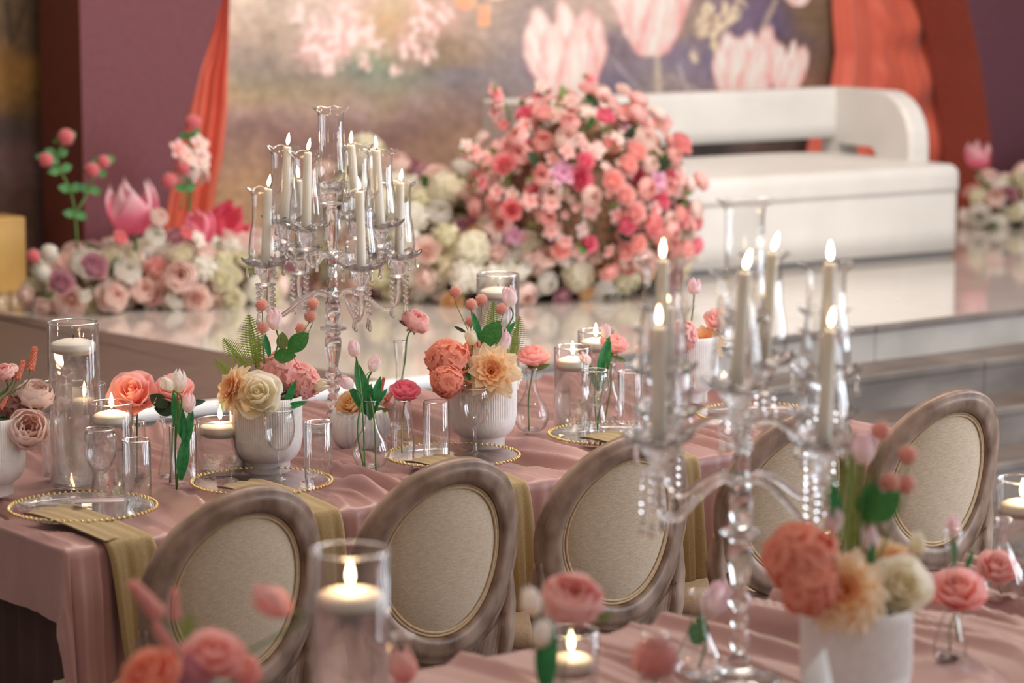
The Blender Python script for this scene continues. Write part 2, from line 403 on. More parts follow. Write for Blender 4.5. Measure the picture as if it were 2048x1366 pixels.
def build_mural():
    U0, U1, Z0, Z1 = 1.6, 9.2, .60, 3.3; NU = 720; NVv = 250
    zcut = 1.9; tul = []
    for (px, py, hw, hh, lean) in TUL:
        p = PV(px, py, 5.3); tul.append((UV(p)[0], p.z, hw / 360 * .93, hh / 400 * .93, lean))
    blo = [(UV(PV(px, py, 5.3))[0], PV(px, py, 5.3).z, r / 380) for px, py, r in BLO]
    cor = [(UV(PV(975, 32, 5.3))[0], PV(975, 32, 5.3).z), (UV(PV(940, 0, 5.3))[0], PV(940, 2, 5.3).z)]
    def stemline(ax, ay, bx, by, wpx, col):
        a = PV(ax, ay, 5.3); b = PV(bx, by, 5.3); return (UV(a)[0], a.z, UV(b)[0], b.z, wpx / 400, S(*col)[:3])
    st = [stemline(1322, 110, 1326, 200, 9, (190, 178, 158)), stemline(1560, 0, 1518, 90, 8, (178, 160, 140)), stemline(1225, 110, 1290, 185, 5, (150, 142, 144)), stemline(1365, 130, 1385, 190, 5, (176, 170, 176)), stemline(990, 160, 1030, 230, 5, (168, 150, 140)), stemline(1345, 150, 1420, 190, 4, (160, 150, 150)), stemline(30, 90, 20, 0, 8, (60, 48, 38)), stemline(35, 80, 62, 0, 6, (66, 52, 42))]
    vs, cs = [], []
    zs = [Z0 + (zcut - Z0) * j / 200 for j in range(200)] + [zcut + (Z1 - zcut) * j / 50 for j in range(51)]
    NVv = len(zs) - 1
    for j, z in enumerate(zs):
        for i in range(NU + 1):
            u = U0 + (U1 - U0) * i / NU
            c = paint(u, z)
            for (a0, b0, a1, b1, w, col) in st:
                t = ((u - a0) * (a1 - a0) + (z - b0) * (b1 - b0)) / ((a1 - a0) ** 2 + (b1 - b0) ** 2)
                if -.02 < t < 1.02:
                    d = math.hypot(u - a0 - t * (a1 - a0), z - b0 - t * (b1 - b0))
                    if d < w:
                        k = .8 * (1 - (d / w) ** 2); c = [c[q] * (1 - k) + col[q] * k for q in range(3)]
            for (cu, cz, r) in blo:
                d = math.hypot(u - cu, z - cz) / r
                if d < 1.6:
                    nn = noise.noise(Vector((u * 26, z * 30, cu))) ; k = max(0, min(1, (1.15 - d + nn * 1.1) * 1.3)) * .85
                    if cu > 6: col = S(222, 204, 176)[:3] if nn > 0 else S(196, 176, 150)[:3]
                    else: col = S(230, 204, 200)[:3] if nn > .05 else S(214, 172, 168)[:3]
                    c = [c[q] * (1 - k) + col[q] * k for q in range(3)]
            for ti, (cu, cz, hw, hh, lean) in enumerate(tul):
                if abs(u - cu) > hw * 1.6 or abs(z - cz) > hh * 1.6: continue
                for (dx, ln, pw, ph) in [(-.42, -.36, .50, 1.02), (.44, .34, .50, 1.10), (.05, .04, .46, 1.18), (-.66, -.30, .40, .74), (.70, .34, .38, .88), (-.22, -.12, .56, .84), (.34, .12, .58, .74)]:
                    ph += .10 * math.sin(ti * 2.1 + dx * 9); y = (z - cz) / hh; t_ = (y + 1) / (ph + 1)
                    if t_ <= 0 or t_ >= 1: continue
                    x = (u - cu - lean * (z - cz)) / hw - dx * min(1, t_ * 1.5) ** .8 - ln * t_ * t_ * .6 + .05 * noise.noise(Vector((y * 5, dx * 9, ti)))
                    wp = pw * math.sin(PI * min(1, .12 + .88 * t_ ** .9)) ** .62
                    q_ = abs(x) / max(wp, 1e-4)
                    if q_ < 1:
                        m = min(1, (1 - q_) * 5, (1 - t_) * 9, t_ * 8)
                        fine = noise.noise(Vector((x * 16, y * 1.8, dx * 7))) + .5 * noise.noise(Vector((x * 40, y * 4, ti)))
                        lit = max(0, min(1, .84 - .55 * q_ ** 2.2 + .38 * fine - .30 * max(0, .3 - t_) - (.16 if dx > .3 else 0)))
                        a, b = S(206, 120, 126)[:3], S(246, 224, 216)[:3]
                        c = [c[q] * (1 - m) + (a[q] * (1 - lit) + b[q] * lit) * m for q in range(3)]
            for k, (cu, cz) in enumerate(cor):
                d = max(abs(u - cu) / .036, abs(z - cz) / .052) if k == 0 else math.hypot((u - cu) / .06, (z - cz) / .045)
                if d < 1: c = S(246, 160, 130)[:3]
            vs.append((u, 5.33, z)); cs.append([min(.9, q * (1.32 if u > 2.8 else 1.8)) for q in c])  # left strip of the print brightened to offset the panel's shade
    n = NU + 1
    fs = [(j * n + i, j * n + i + 1, (j + 1) * n + i + 1, (j + 1) * n + i) for j in range(NVv) for i in range(NU)]
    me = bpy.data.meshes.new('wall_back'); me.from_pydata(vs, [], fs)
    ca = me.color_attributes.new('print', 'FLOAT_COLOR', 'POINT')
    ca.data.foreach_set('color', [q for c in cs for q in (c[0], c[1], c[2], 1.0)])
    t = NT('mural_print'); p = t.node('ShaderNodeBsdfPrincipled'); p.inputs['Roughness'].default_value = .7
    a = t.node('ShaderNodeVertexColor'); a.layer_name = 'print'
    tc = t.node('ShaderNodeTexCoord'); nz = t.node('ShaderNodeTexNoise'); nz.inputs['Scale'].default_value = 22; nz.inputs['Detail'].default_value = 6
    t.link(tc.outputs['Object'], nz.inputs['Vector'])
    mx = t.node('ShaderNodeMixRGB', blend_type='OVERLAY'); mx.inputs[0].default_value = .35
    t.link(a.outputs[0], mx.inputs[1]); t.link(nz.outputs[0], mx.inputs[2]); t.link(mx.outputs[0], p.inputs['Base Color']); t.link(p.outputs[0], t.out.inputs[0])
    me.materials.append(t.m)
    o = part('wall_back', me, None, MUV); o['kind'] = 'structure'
    part('wall_core', MB().add(*box(-1.5, 11, 5.334, 5.5, STG - .02, 3.3)).mesh('wall_core', surface('wall_paint', S(120, 104, 96), rough=.8), False), o)
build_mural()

# ---- plum scenery panels with a curved opening
PLUM = surface('plum_panel', S(100, 52, 60), S(107, 57, 65), rough=.7, scale=30)
PLUMD = surface('plum_side', S(96, 44, 34), S(104, 50, 38), rough=.7, scale=30)
PLUMR = surface('plum_panel_right', S(92, 52, 66), S(98, 56, 72), rough=.7, scale=30)
RED = surface('rust_reveal', S(136, 66, 54), S(143, 71, 58), rough=.7, scale=30)
def panel(poly, mat, side, side_edges, label):
    t = thing('scenery_panel', label, 'panel', W(poly[0][0], 4.85, STG), ANG, 'plum scenery panels')
    sh = [(x - poly[0][0], z - STG) for x, z in poly]
    mb = MB().add(*extrude(sh, 0, .35)); part('front_board', mb.mesh('front_board', mat, False), t)
    n = len(sh); eb = MB()
    for i in side_edges:
        (x0, z0), (x1, z1) = sh[i], sh[(i + 1) % n]
        dx, dz = x1 - x0, z1 - z0; L = math.hypot(dx, dz); nx, nz_ = -dz / L * .005, dx / L * .005
        if side_edges is SL: nx, nz_ = -.004, 0
        eb.add([(x0 + nx, -.002, z0), (x1 + nx, -.002, z1), (x1 + nx, .35, z1), (x0 + nx, .35, z0), (x0, 0, z0), (x1, 0, z1), (x1, .35, z1), (x0, .35, z0)],
               [(0, 1, 2, 3), (0, 4, 5, 1), (1, 5, 6, 2), (2, 6, 7, 3), (3, 7, 4, 0)])
    part('side_board', eb.mesh('side_board', side, False), t)
SL = [4 + 0]
lp = [(2.633, STG), (2.95, STG), (3.0, .85), (3.056, 1.109), (3.182, 1.476), (3.295, 1.783), (3.52, 2.3), (3.8, 2.75), (4.0, 3.0), (2.633, 3.0)]
SL = [len(lp) - 1]
panel(lp, PLUM, PLUMD, SL, 'tall plum panel with dark left side beside the coral curtain')
rp = [(7.911, .686), (7.861, 1.051), (7.775, 1.412), (7.675, 1.718), (7.45, 2.3), (7.2, 2.75), (7.0, 3.0), (9.6, 3.0), (9.6, STG), (7.92, STG)]
rp = [(7.92, STG)] + rp[:-1]
panel(rp, PLUMR, RED, [0, 1, 2, 3, 4, 5, 6], 'plum panel with rust red curved edge right of the sofa')

# ---- coral drapes
CORAL = surface('coral_satin', S(222, 104, 82), S(232, 116, 92), rough=.5, scale=6, sheen=.3, trans=.12)
def drape(name, label, left, right, v0, amp, nf, swag, group):
    # left/right: lists of (z,u) edges, top to bottom
    def edge(pts, z):
        for (z0, u0), (z1, u1) in zip(pts, pts[1:]):
            if z <= z0 and z >= z1:
                k = (z0 - z) / (z0 - z1); return u0 + (u1 - u0) * k
        return pts[-1][1]
    zt, zb = left[0][0], left[-1][0]
    def fn(a, b):
        z = zt + (zb - zt) * b; l, r = edge(left, z), edge(right, z); u = l + (r - l) * a
        w = (r - l)
        ph = a * nf * 2 * PI + 1.3 * math.sin(b * 5 + a * 4) + 2.2 * noise.noise(Vector((a * 2.4, b * 1.6, 4)))
        d = amp * (math.sin(ph) + .45 * math.sin(2.3 * ph + 1))
        if swag:
            k_ = max(0, min(1, (a - .30) * 5)); sph = z * 19 - 16 * (a - .68) ** 2 * 2 + 1.2 * noise.noise(Vector((a * 3, z * 2, 8)))
            d = d * (1 - .8 * k_) + amp * 1.5 * math.sin(sph) * k_
        return (u, v0 + d, z)
    vs, fs, _ = grid(fn, 110, 90)
    n = len(vs); vs2 = [(x, y + .006, z) for x, y, z in vs]
    mb = MB().add(vs + vs2, fs + [tuple(reversed([i + n for i in f])) for f in fs])
    o = part(name, mb.mesh(name, CORAL), None, MUV); tag(o, label, 'curtain', group)
drape('coral_curtain', 'gathered coral curtain hanging at the left edge of the mural',
      [(2.9, 3.70), (1.80, 3.50), (1.62, 3.40), (1.45, 3.22), (1.25, 3.14), (1.09, 3.08), (.95, 3.02), (.61, 2.96)],
      [(2.9, 3.95), (1.80, 3.56), (1.6, 3.56), (1.3, 3.56), (1.1, 3.54), (.95, 3.50), (.61, 3.46)], 5.25, .022, 5, False, 'coral curtains')
drape('coral_curtain', 'swagged coral curtain hanging behind the right arm of the sofa',
      [(2.9, 7.3), (1.75, 7.14), (1.45, 7.16), (1.3, 7.12), (1.0, 6.95), (.61, 6.9)],
      [(2.9, 7.75), (1.75, 7.88), (1.5, 7.92), (1.2, 8.0), (.9, 8.06), (.61, 8.06)], 5.26, .018, 4, True, 'coral curtains')

# ================================================================ SOFA
SOFA = surface('white_leather', S(208, 206, 203), S(216, 214, 211), rough=.42, scale=4, spec=.45)
def sofa():
    ang = ANG - math.radians(4.5)
    t = thing('sofa', 'white rounded modern sofa with open back band on the stage', 'sofa', W(6.486, 3.70, STG), ang)
    # x to the left is negative; y goes back
    Wd, D = 2.05, .92
    def seat(a, b):
        pass
    # seat block: rounded superellipse box with crowned top
    def rbox(x0, x1, y0, y1, z0, z1, r, crown=0, nx=14, ny=10):
        mb = MB(); prof = [(0, z0)] + [(0, z0 + (z1 - r - z0) * k / 3) for k in range(1, 3)] + [(r - r * math.cos(a * PI / 12), z1 - r + r * math.sin(a * PI / 12)) for a in range(0, 7)]
        def ring(ins, z):
            o = []; rr = max(.002, .06 - ins)
            cs = [(x1 - ins - rr, y0 + ins + rr, -PI / 2), (x1 - ins - rr, y1 - ins - rr, 0), (x0 + ins + rr, y1 - ins - rr, PI / 2), (x0 + ins + rr, y0 + ins + rr, PI)]
            for cx, cy_, a0 in cs:
                for k in range(5): a = a0 + k * PI / 8; o.append((cx + rr * math.cos(a), cy_ + rr * math.sin(a), z))
            return o
        rings = [ring(i, z) for i, z in prof]
        for k in range(1, 9):
            f = k / 8; cx, cy_ = (x0 + x1) / 2, (y0 + y1) / 2
            rings.append([(cx + (x - cx) * (1 - f), cy_ + (y - cy_) * (1 - f), z1 + crown * math.sin(f * PI / 2)) for x, y, z in ring(r, z1)])
        n = 20; vs = [p for rg in rings for p in rg]
        fs = [(k * n + i, k * n + (i + 1) % n, (k + 1) * n + (i + 1) % n, (k + 1) * n + i) for k in range(len(rings) - 1) for i in range(n)]
        return mb.add(vs, fs + [tuple(reversed(range(n)))])
    part('base', rbox(-Wd, 0, 0, D, .03, .36, .012).mesh('base', SOFA), t)
    part('plinth', MB().add(*box(-Wd + .03, -.03, .03, D - .03, 0, .035)).mesh('plinth', surface('dark_plinth', S(120, 118, 118), rough=.6), False), t, label='grey recessed plinth')
    part('seat', rbox(-Wd - .005, .005, -.006, D - .05, .30, .42, .05, .045).mesh('seat', SOFA), t)
    # back band and arms: one swept band seen from above, open gap underneath
    zb, zt = .50, .735
    part('backrest', rbox(-Wd + .02, -.06, D - .17, D - .05, zb, zt, .03).mesh('backrest', SOFA), t)
    for sx in (0, 1):
        pl = []
        yb, yf = D - .05, .20
        pl += [(yb, zt - .003), (yb, zb - .02), (yb, .36), (yb - .13, .36), (yb - .13, zb - .03)]
        pl += [(.50 - .06 * math.sin(k * PI / 8), zb - .03 - .06 * (1 - math.cos(k * PI / 8))) for k in range(0, 5)]
        pl += [(.44, .36), (yf, .36)]
        pl += [(yf + .24 - .24 * math.cos(k * PI / 12), zt - .24 + .24 * math.sin(k * PI / 12)) for k in range(0, 7)]
        x0, x1 = (-.14, -.02) if sx == 0 else (-Wd + .02, -Wd + .14)
        def sh(ins): 
            cx, cz = .5, .56; return [(y + (cx - y) * ins, z + (cz - z) * ins) for y, z in pl]
        vs = []; n = len(pl)
        for ins, x in ((.05, x0), (0, x0 + .018), (0, x1 - .018), (.05, x1)): vs += [(x, y, z) for y, z in sh(ins)]
        fs = [tuple(range(n)), tuple(reversed(range(3 * n, 4 * n)))] + [(k * n + i, (k + 1) * n + i, (k + 1) * n + (i + 1) % n, k * n + (i + 1) % n) for k in range(3) for i in range(n)]
        o = part('arm', MB().add(vs, fs).mesh('arm', SOFA, False), t)
sofa()

# ================================================================ TABLES
# the cloth lies flat under whatever presses on it
DAMP = [(.178, .262, .17), (.655, .275, .17), (1.205, .275, .17), (1.71, .275, .17), (2.21, .275, .17), (2.25, .62, .07), (.42, -1.69, .08), (.59, -1.98, .08)] + [(*UV(PZ(x, y, TZ)), r) for x, y, r in [(534, 953, .065), (965, 903, .065), (-22, 1000, .065), (720, 905, .055), (153, 982, .065), (172, 930, .055), (118, 962, .045), (227, 1000, .055), (442, 955, .06), (1145, 866, .05), (668, 868, .075), (203, 1016, .035), (560, 972, .035), (950, 920, .035), (1190, 880, .035), (275, 1012, .035), (368, 980, .035), (637, 972, .035), (873, 925, .035), (1259, 858, .035), (742, 946, .04), (806, 918, .03), (1063, 872, .04), (338, 968, .03)]]
def cloth(name, label, U0, U1, V0, V1, dn, df, dl, dr, seed, Z=TZ):
    # rectangle with overhangs: near, far, left, right
    def fold(u, v):
        w = noise.noise(Vector((u * 1.6, v * 1.1, seed))) * .26
        x = u - .06 * v + w
        s = noise.noise(Vector((x * 9, v * .6, seed + 3))) + .38 * noise.noise(Vector((x * 24, v * .9, seed + 7)))
        s2 = noise.noise(Vector((x * 15 + 40, v * .8, seed + 11))); r = 1 - abs(s) * 4.2; r2 = 1 - abs(s2) * 5
        m = max(.2, min(1, .8 + 1.0 * noise.noise(Vector((u * 1.1, v * 1.2, seed + 20)))))
        edge = min(1, max(.34, (v - V0) / .25 + .34))
        for du_, dv_, dr_ in DAMP:
            if abs(u - du_) < dr_ + .05 and abs(v - dv_) < dr_ + .05:
                q_ = (math.hypot(u - du_, v - dv_) - dr_) / .045; m *= max(.3, min(1, .3 + .7 * q_))
        return 1.55 * m * edge * (.015 * max(-.5, r) + .011 * max(-.4, r2) + .016 * s)
    def mp(u, v):
        eu = (U0 - u) if u < U0 else (u - U1) if u > U1 else 0
        ev = (V0 - v) if v < V0 else (v - V1) if v > V1 else 0
        e_ = math.hypot(eu, ev)
        uc, vc = min(max(u, U0), U1), min(max(v, V0), V1)
        z = Z + .001 + fold(uc, vc) * max(0, 1 - e_ * 6)
        if e_ > 0:
            r = .012; drop = max(0, e_ - r)
            fl = .02 + .06 * drop
            du = (-1 if u < U0 else 1) * eu / e_; dv = (-1 if v < V0 else 1) * ev / e_
            run = u if ev > eu else v
            wave = .014 * drop / .3 * (math.sin(run * 11 + seed) + .8 * noise.noise(Vector((run * 7, drop * 1.5, seed))) * 1.6) + .006 * noise.noise(Vector((run * 30, drop * 2, seed + 2))) * min(1, drop * 8)
            out = min(e_, r) + fl * drop + wave
            corner = eu > 0 and ev > 0
            if corner: out += .10 * drop * min(1, 4 * eu * ev / (e_ * e_))
            if eu == 0: out += 1.5 * fold(uc, V0 + .04) * min(1, drop * 9) * (1 - .5 * min(1, drop))
            uc += du * out; vc += dv * out; z = Z + .004 - drop
        return (uc, vc, z)
    us = []; 
    nu = int((U1 - U0 + dl + dr) / .0055); nv = int((V1 - V0 + dn + df) / .016)
    def fn(a, b): return mp(U0 - dl + (U1 - U0 + dl + dr) * a, V0 - dn + (V1 - V0 + dn + df) * b)
    vs, fs, _ = grid(fn, nu, nv)
    o = part(name, MB().add(vs, fs).mesh(name, CLOTH), None, MUV); tag(o, label, 'tablecloth', 'dusty rose tablecloths')
    def height(u, v): return mp(u, v)[2]
    return height
TAB = [(0.0, 2.44, 0.0, 1.2), (-1.05, 1.9, -2.47, -1.26)]
def table(i, label):
    U0, U1, V0, V1 = TAB[i]
    t = thing('banquet_table', label, 'table', W((U0 + U1) / 2, (V0 + V1) / 2, FLOOR), ANG, 'banquet tables')
    hw, hd = (U1 - U0) / 2, (V1 - V0) / 2
    TW = surface('table_ply', S(120, 88, 60), rough=.6)
    part('tabletop', MB().add(*box(-hw + .01, hw - .01, -hd + .01, hd - .01, TZ - FLOOR - .04, TZ - FLOOR - .012, .004)).mesh('tabletop', TW, False), t)
    for sx in (-1, 1):
        for sy in (-1, 1):
            x, y = sx * (hw - .2), sy * (hd - .18)
            part('leg', MB().add(*tube([(x, y, .0 if sy < 0 else .12), (x, y, TZ - FLOOR - .04)], .017, 10)).mesh('leg', CHROME), t)
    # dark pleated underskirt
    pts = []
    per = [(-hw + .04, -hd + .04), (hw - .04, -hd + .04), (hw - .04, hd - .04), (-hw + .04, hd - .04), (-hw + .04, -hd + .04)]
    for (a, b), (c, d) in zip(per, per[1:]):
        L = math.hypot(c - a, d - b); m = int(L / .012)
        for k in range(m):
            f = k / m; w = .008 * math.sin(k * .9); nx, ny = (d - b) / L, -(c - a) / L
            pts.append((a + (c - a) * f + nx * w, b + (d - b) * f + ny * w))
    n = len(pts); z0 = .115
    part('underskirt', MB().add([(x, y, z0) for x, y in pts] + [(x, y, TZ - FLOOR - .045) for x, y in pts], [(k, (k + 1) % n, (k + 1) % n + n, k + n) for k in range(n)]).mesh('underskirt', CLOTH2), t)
table(0, 'long banquet table behind the row of oval back chairs')
table(1, 'near banquet table at the bottom edge of the photo')
H1 = cloth('tablecloth', 'dusty rose satin cloth with crosswise folds behind the oval back chairs', *TAB[0][:4], .50, .22, .175, .3, 3.1)
H2 = cloth('tablecloth', 'dusty rose satin cloth on the near table at the bottom edge', *TAB[1][:4], .25, .40, .25, .3, 8.4)
def on(u, v):
    return W(u, v, TZ + .014)

# ================================================================ CHAIRS
def chair_meshes():
    ZC, RX, RZ = .685, .222, .238; bw = .050
    def surf(x, z, d):  # d: out of the back face towards the guests' side (-y)
        y0 = -.262 - (z - .45) * .16 + x * x / (2 * .36)
        nx, ny = x / .36, -1.0; L = math.hypot(nx, ny)
        return (x + nx / L * d * 1.0, y0 + ny / L * d, z - d * .16)
    M = {}
    # ring
    sec = [(-.0, .012), (.006, .016), (.014, .013), (.019, .018), (.030, .0165), (.044, .014), (.055, .011), (.058, .006), (.059, -.014), (.050, -.018), (.030, -.019), (.012, -.017), (.0, -.01)]
    N = 72
    def ringv(sec, rx, rz, N=72):
        vs = []
        for i in range(N):
            a = 2 * PI * i / N
            for (ins, d) in sec:
                vs.append(surf((rx - ins) * math.cos(a), ZC + (rz - ins) * math.sin(a), d))
        m = len(sec); fs = [(i * m + j, i * m + (j + 1) % m, ((i + 1) % N) * m + (j + 1) % m, ((i + 1) % N) * m + j) for i in range(N) for j in range(m)]
        return vs, fs, None
    M['back_frame'] = MB().add(*ringv(sec, RX, RZ)).mesh('back_frame', WOOD)
    pr = [(.0055 * math.cos(k * PI / 3), .0055 * math.sin(k * PI / 3)) for k in range(6)]
    M['piping'] = MB().add(*ringv([(a * .7 + .062, b * .7 - .005) for a, b in pr], RX, RZ)).add(*ringv([(a * .6 + .069, b * .6 - .005) for a, b in pr], RX, RZ)).mesh('piping', PIPE)
    def pad(side):
        def fn(a, b):
            r = 1 - b; x = (RX - .057) * r * math.cos(2 * PI * a); z = (RZ - .057) * r * math.sin(2 * PI * a)
            d = -.012 + .012 * (1 - r ** 6); d = d if side > 0 else -.013 - .022 * (1 - r ** 3)
            return surf(x, ZC + z, d)
        return grid(fn, 48, 9, True)
    M['back_pad'] = MB().add(*pad(1)).add(*pad(-1)).mesh('back_pad', LINEN)
    # rear leg: leaves the oval low on the side and runs to the floor
    for s, nm in ((-1, 'legl'), (1, 'legr')):
        p0 = surf(s * .203, .63, .0); p1 = surf(s * .203, .55, .004); 
        pts = spline([p0, p1, (s * .196, -.232, .47), (s * .19, -.225, .38), (s * .19, -.25, .2), (s * .195, -.31, FLOOR)], 5)
        vs, fs = [], []
        for k, q in enumerate(pts):
            f = k / (len(pts) - 1); w = .010 + .010 * min(1, f * 5) - .006 * f; dd = .012 + .010 * min(1, f * 5) - .008 * f
            for a, b in ((-1, -1), (0, -1.15), (1, -1), (1, 1), (0, 1.1), (-1, 1)): vs.append((q[0] + a * w, q[1] + b * dd, q[2]))
        n = len(pts); fs = [(k * 6 + i, k * 6 + (i + 1) % 6, (k + 1) * 6 + (i + 1) % 6, (k + 1) * 6 + i) for k in range(n - 1) for i in range(6)] + [tuple(range(5, -1, -1)), tuple(range((n - 1) * 6, n * 6))]
        M[nm] = MB().add(vs, fs).mesh('leg', WOOD)
        # brace from the foot of the oval out to the leg
        b0 = [surf(s * .02, .462, -.004), surf(s * .10, .468, -.004), surf(s * .165, .50, -.002), (s * .190, -.24, .53)]
        lo = [(s * .02, -.25, .435), (s * .09, -.24, .425), (s * .15, -.232, .42), (s * .188, -.228, .415)]
        a = spline(b0, 4); b = spline(lo, 4); vs = []
        for q, w in zip(a, b): vs += [(q[0], q[1] - .014, q[2]), (q[0], q[1] + .012, q[2]), (w[0], w[1] + .014, w[2]), (w[0], w[1] - .012, w[2])]
        n = len(a); fs = [(k * 4 + i, k * 4 + (i + 1) % 4, (k + 1) * 4 + (i + 1) % 4, (k + 1) * 4 + i) for k in range(n - 1) for i in range(4)] + [(3, 2, 1, 0), tuple(range((n - 1) * 4, n * 4))]
        M['brace' + nm[-1]] = MB().add(vs, fs).mesh('brace', WOOD, False)
        M['front' + nm[-1]] = MB().add(*tube([(s * .2, .18, .40), (s * .2, .18, .36), (s * .2, .18, .34), (s * .2, .18, .1), (s * .2, .18, FLOOR)], [.022, .024, .016, .014, .010], 12)).mesh('leg', WOOD)
    def trap(ins, z, bulge=0):
        o = []
        for k in range(32):
            a = 2 * PI * k / 32; ca, sa = math.cos(a), math.sin(a)
            x = math.copysign(abs(ca) ** .55, ca) * (.235 - ins); y = math.copysign(abs(sa) ** .55, sa) * (.235 - ins)
            x *= 1 + .10 * y / .235 * 1; o.append((x, y - .02, z))
        return o
    def stack(rs):
        n = 32; vs = [p for r in rs for p in r]
        return vs, [(k * n + i, k * n + (i + 1) % n, (k + 1) * n + (i + 1) % n, (k + 1) * n + i) for k in range(len(rs) - 1) for i in range(n)] + [tuple(range(n - 1, -1, -1)), tuple(range((len(rs) - 1) * n, len(rs) * n))], None
    M['seat_rail'] = MB().add(*stack([trap(.008, .355), trap(0, .362), trap(0, .40), trap(.004, .408)])).mesh('seat_rail', WOOD)
    M['seat'] = MB().add(*stack([trap(.006, .40), trap(.002, .42), trap(.008, .44), trap(.03, .455), trap(.08, .463), trap(.16, .467), trap(.22, .468)])).mesh('seat', LINEN)
    return M
CM = chair_meshes()
def chair(u, v, rot, label):
    t = thing('dining_chair', label, 'chair', W(u, v, 0), ANG + rot, 'oval back dining chairs')
    for nm in ('back_frame', 'back_pad', 'piping', 'seat_rail', 'seat'): part(nm, CM[nm], t)
    for s in 'lr':
        part('leg', CM['leg' + s], t); part('leg', CM['front' + s], t); part('brace', CM['brace' + s], t)
chair(.255, .0, .02, 'oval back chair nearest the left end of the table')
chair(.79, .0, -.01, 'oval back chair second from the left, right of the big lit vase')
chair(1.295, .0, .0, 'oval back chair just left of the near blurred candelabra')
chair(1.84, .0, .0, 'oval back chair mostly hidden behind the near blurred candelabra')
chair(2.35, .0, -.03, 'oval back chair farthest right, with pale linen back in front of steps')

# ================================================================ TABLEWARE
PL = {}
def plate(u, v, label):
    if not PL:
        pr = [(.0, .004), (.10, .004), (.135, .007), (.158, .0165), (.164, .0175), (.164, .0145), (.137, .0035), (.10, 0), (.0, 0)]
        PL['p'] = MB().add(*lathe(pr, 72, caps=False)).mesh('plate_body', GLB)
        mb = MB()
        for k in range(76):
            a = 2 * PI * k / 76; mb.add(*ball((.165 * math.cos(a), .165 * math.sin(a), .0175), .0040, 8, 5))
        PL['b'] = mb.mesh('beaded_rim', GOLD)
    t = thing('charger_plate', label, 'plate', on(u, v), ANG, 'clear charger plates with beaded gold rims')
    part('plate_body', PL['p'], t); part('beaded_rim', PL['b'], t, label='rim of small gold beads', kind='stuff')
plate(.178, .262, 'clear charger plate with beaded rim at the left table end')
plate(.655, .275, 'clear gold beaded plate behind the leftmost chair')
plate(1.205, .275, 'clear gold beaded plate behind the second chair, before a ribbed pot')
plate(1.71, .275, 'clear gold beaded plate behind the third chair')
plate(2.21, .275, 'clear gold beaded plate seen through the blurred candelabra')
def napkin(uc, ub, v1, zend, label, wtop=.125, wbot=.115, name='napkin'):
    path = [(v1, TZ + .030), (v1 - .05, TZ + .034), (.14, TZ + .032), (.07, TZ + .026), (.02, TZ + .020), (-.012, TZ + .012), (-.026, TZ - .02), (-.034, TZ - .10), (-.040, TZ - .2), (-.044, zend)]
    pts = spline([(0, a, b) for a, b in path], 5); m = len(pts)
    vs = []
    nx = 18
    for side in (0, 1):
        for k, q in enumerate(pts):
            f = k / (m - 1)
            for i in range(nx + 1):
                a = i / nx - .5; w = wtop + (wbot - wtop) * f; hang = max(0, (f - .55) / .45)
                cu = uc + (ub - uc) * f
                rip = .006 * hang * math.sin(a * 14 + 1.2 * f) + .003 * math.sin(a * 31 + f * 4) * hang
                th = .005 * side * (1 if 0 < i < nx else .1)
                x = cu + a * w + .02 * (1 - f) * math.sin(i * .6)* .2
                if hang > 0 or q.z < TZ: vs.append((x, q.y - rip - th, q.z))
                else: vs.append((x, q.y + a * .03, q.z - th + .002 * math.sin(a * 20)))
    n = nx + 1; fs = []
    for k in range(m - 1):
        for i in range(nx):
            a = k * n + i; fs.append((a, a + 1, a + 1 + n, a + n)); b = a + m * n; fs.append((b + n, b + n + 1, b + 1, b))
    o_ = m * n
    for k in range(m - 1): fs += [(k * n, (k + 1) * n, (k + 1) * n + o_, k * n + o_), (k * n + nx + n, k * n + nx, k * n + nx + o_, k * n + nx + n + o_)]
    fs += [(i + (m - 1) * n, i + 1 + (m - 1) * n, i + 1 + (m - 1) * n + o_, i + (m - 1) * n + o_) for i in range(nx)]
    o = part(name, MB().add(vs, fs).mesh(name, NAPK), None, MUV); tag(o, label, 'napkin', 'olive linen napkins')
napkin(.10, .17, .30, .487, 'olive napkin hanging over the table corner left of all chairs')
napkin(.60, .64, .30, .45, 'olive napkin hanging between the first and second chair')
napkin(1.13, 1.175, .30, .45, 'olive napkin hanging between the second and third chair')
napkin(1.67, 1.70, .30, .45, 'olive napkin hanging to the right of the third chair')
# small clear card on the first plate
o = part('place_card', MB().add(*box(-.055, .055, -.02, .02, 0, .003, .001)).mesh('place_card', surface('frosted_acrylic', S(188, 172, 176), rough=.3)), None, Matrix.Translation(on(.20, .225) + Vector((0, 0, .032))) @ Matrix.Rotation(ANG - .5, 4, 'Z'))
tag(o, 'frosted strip of card lying on the folded napkin of the left plate', 'card')

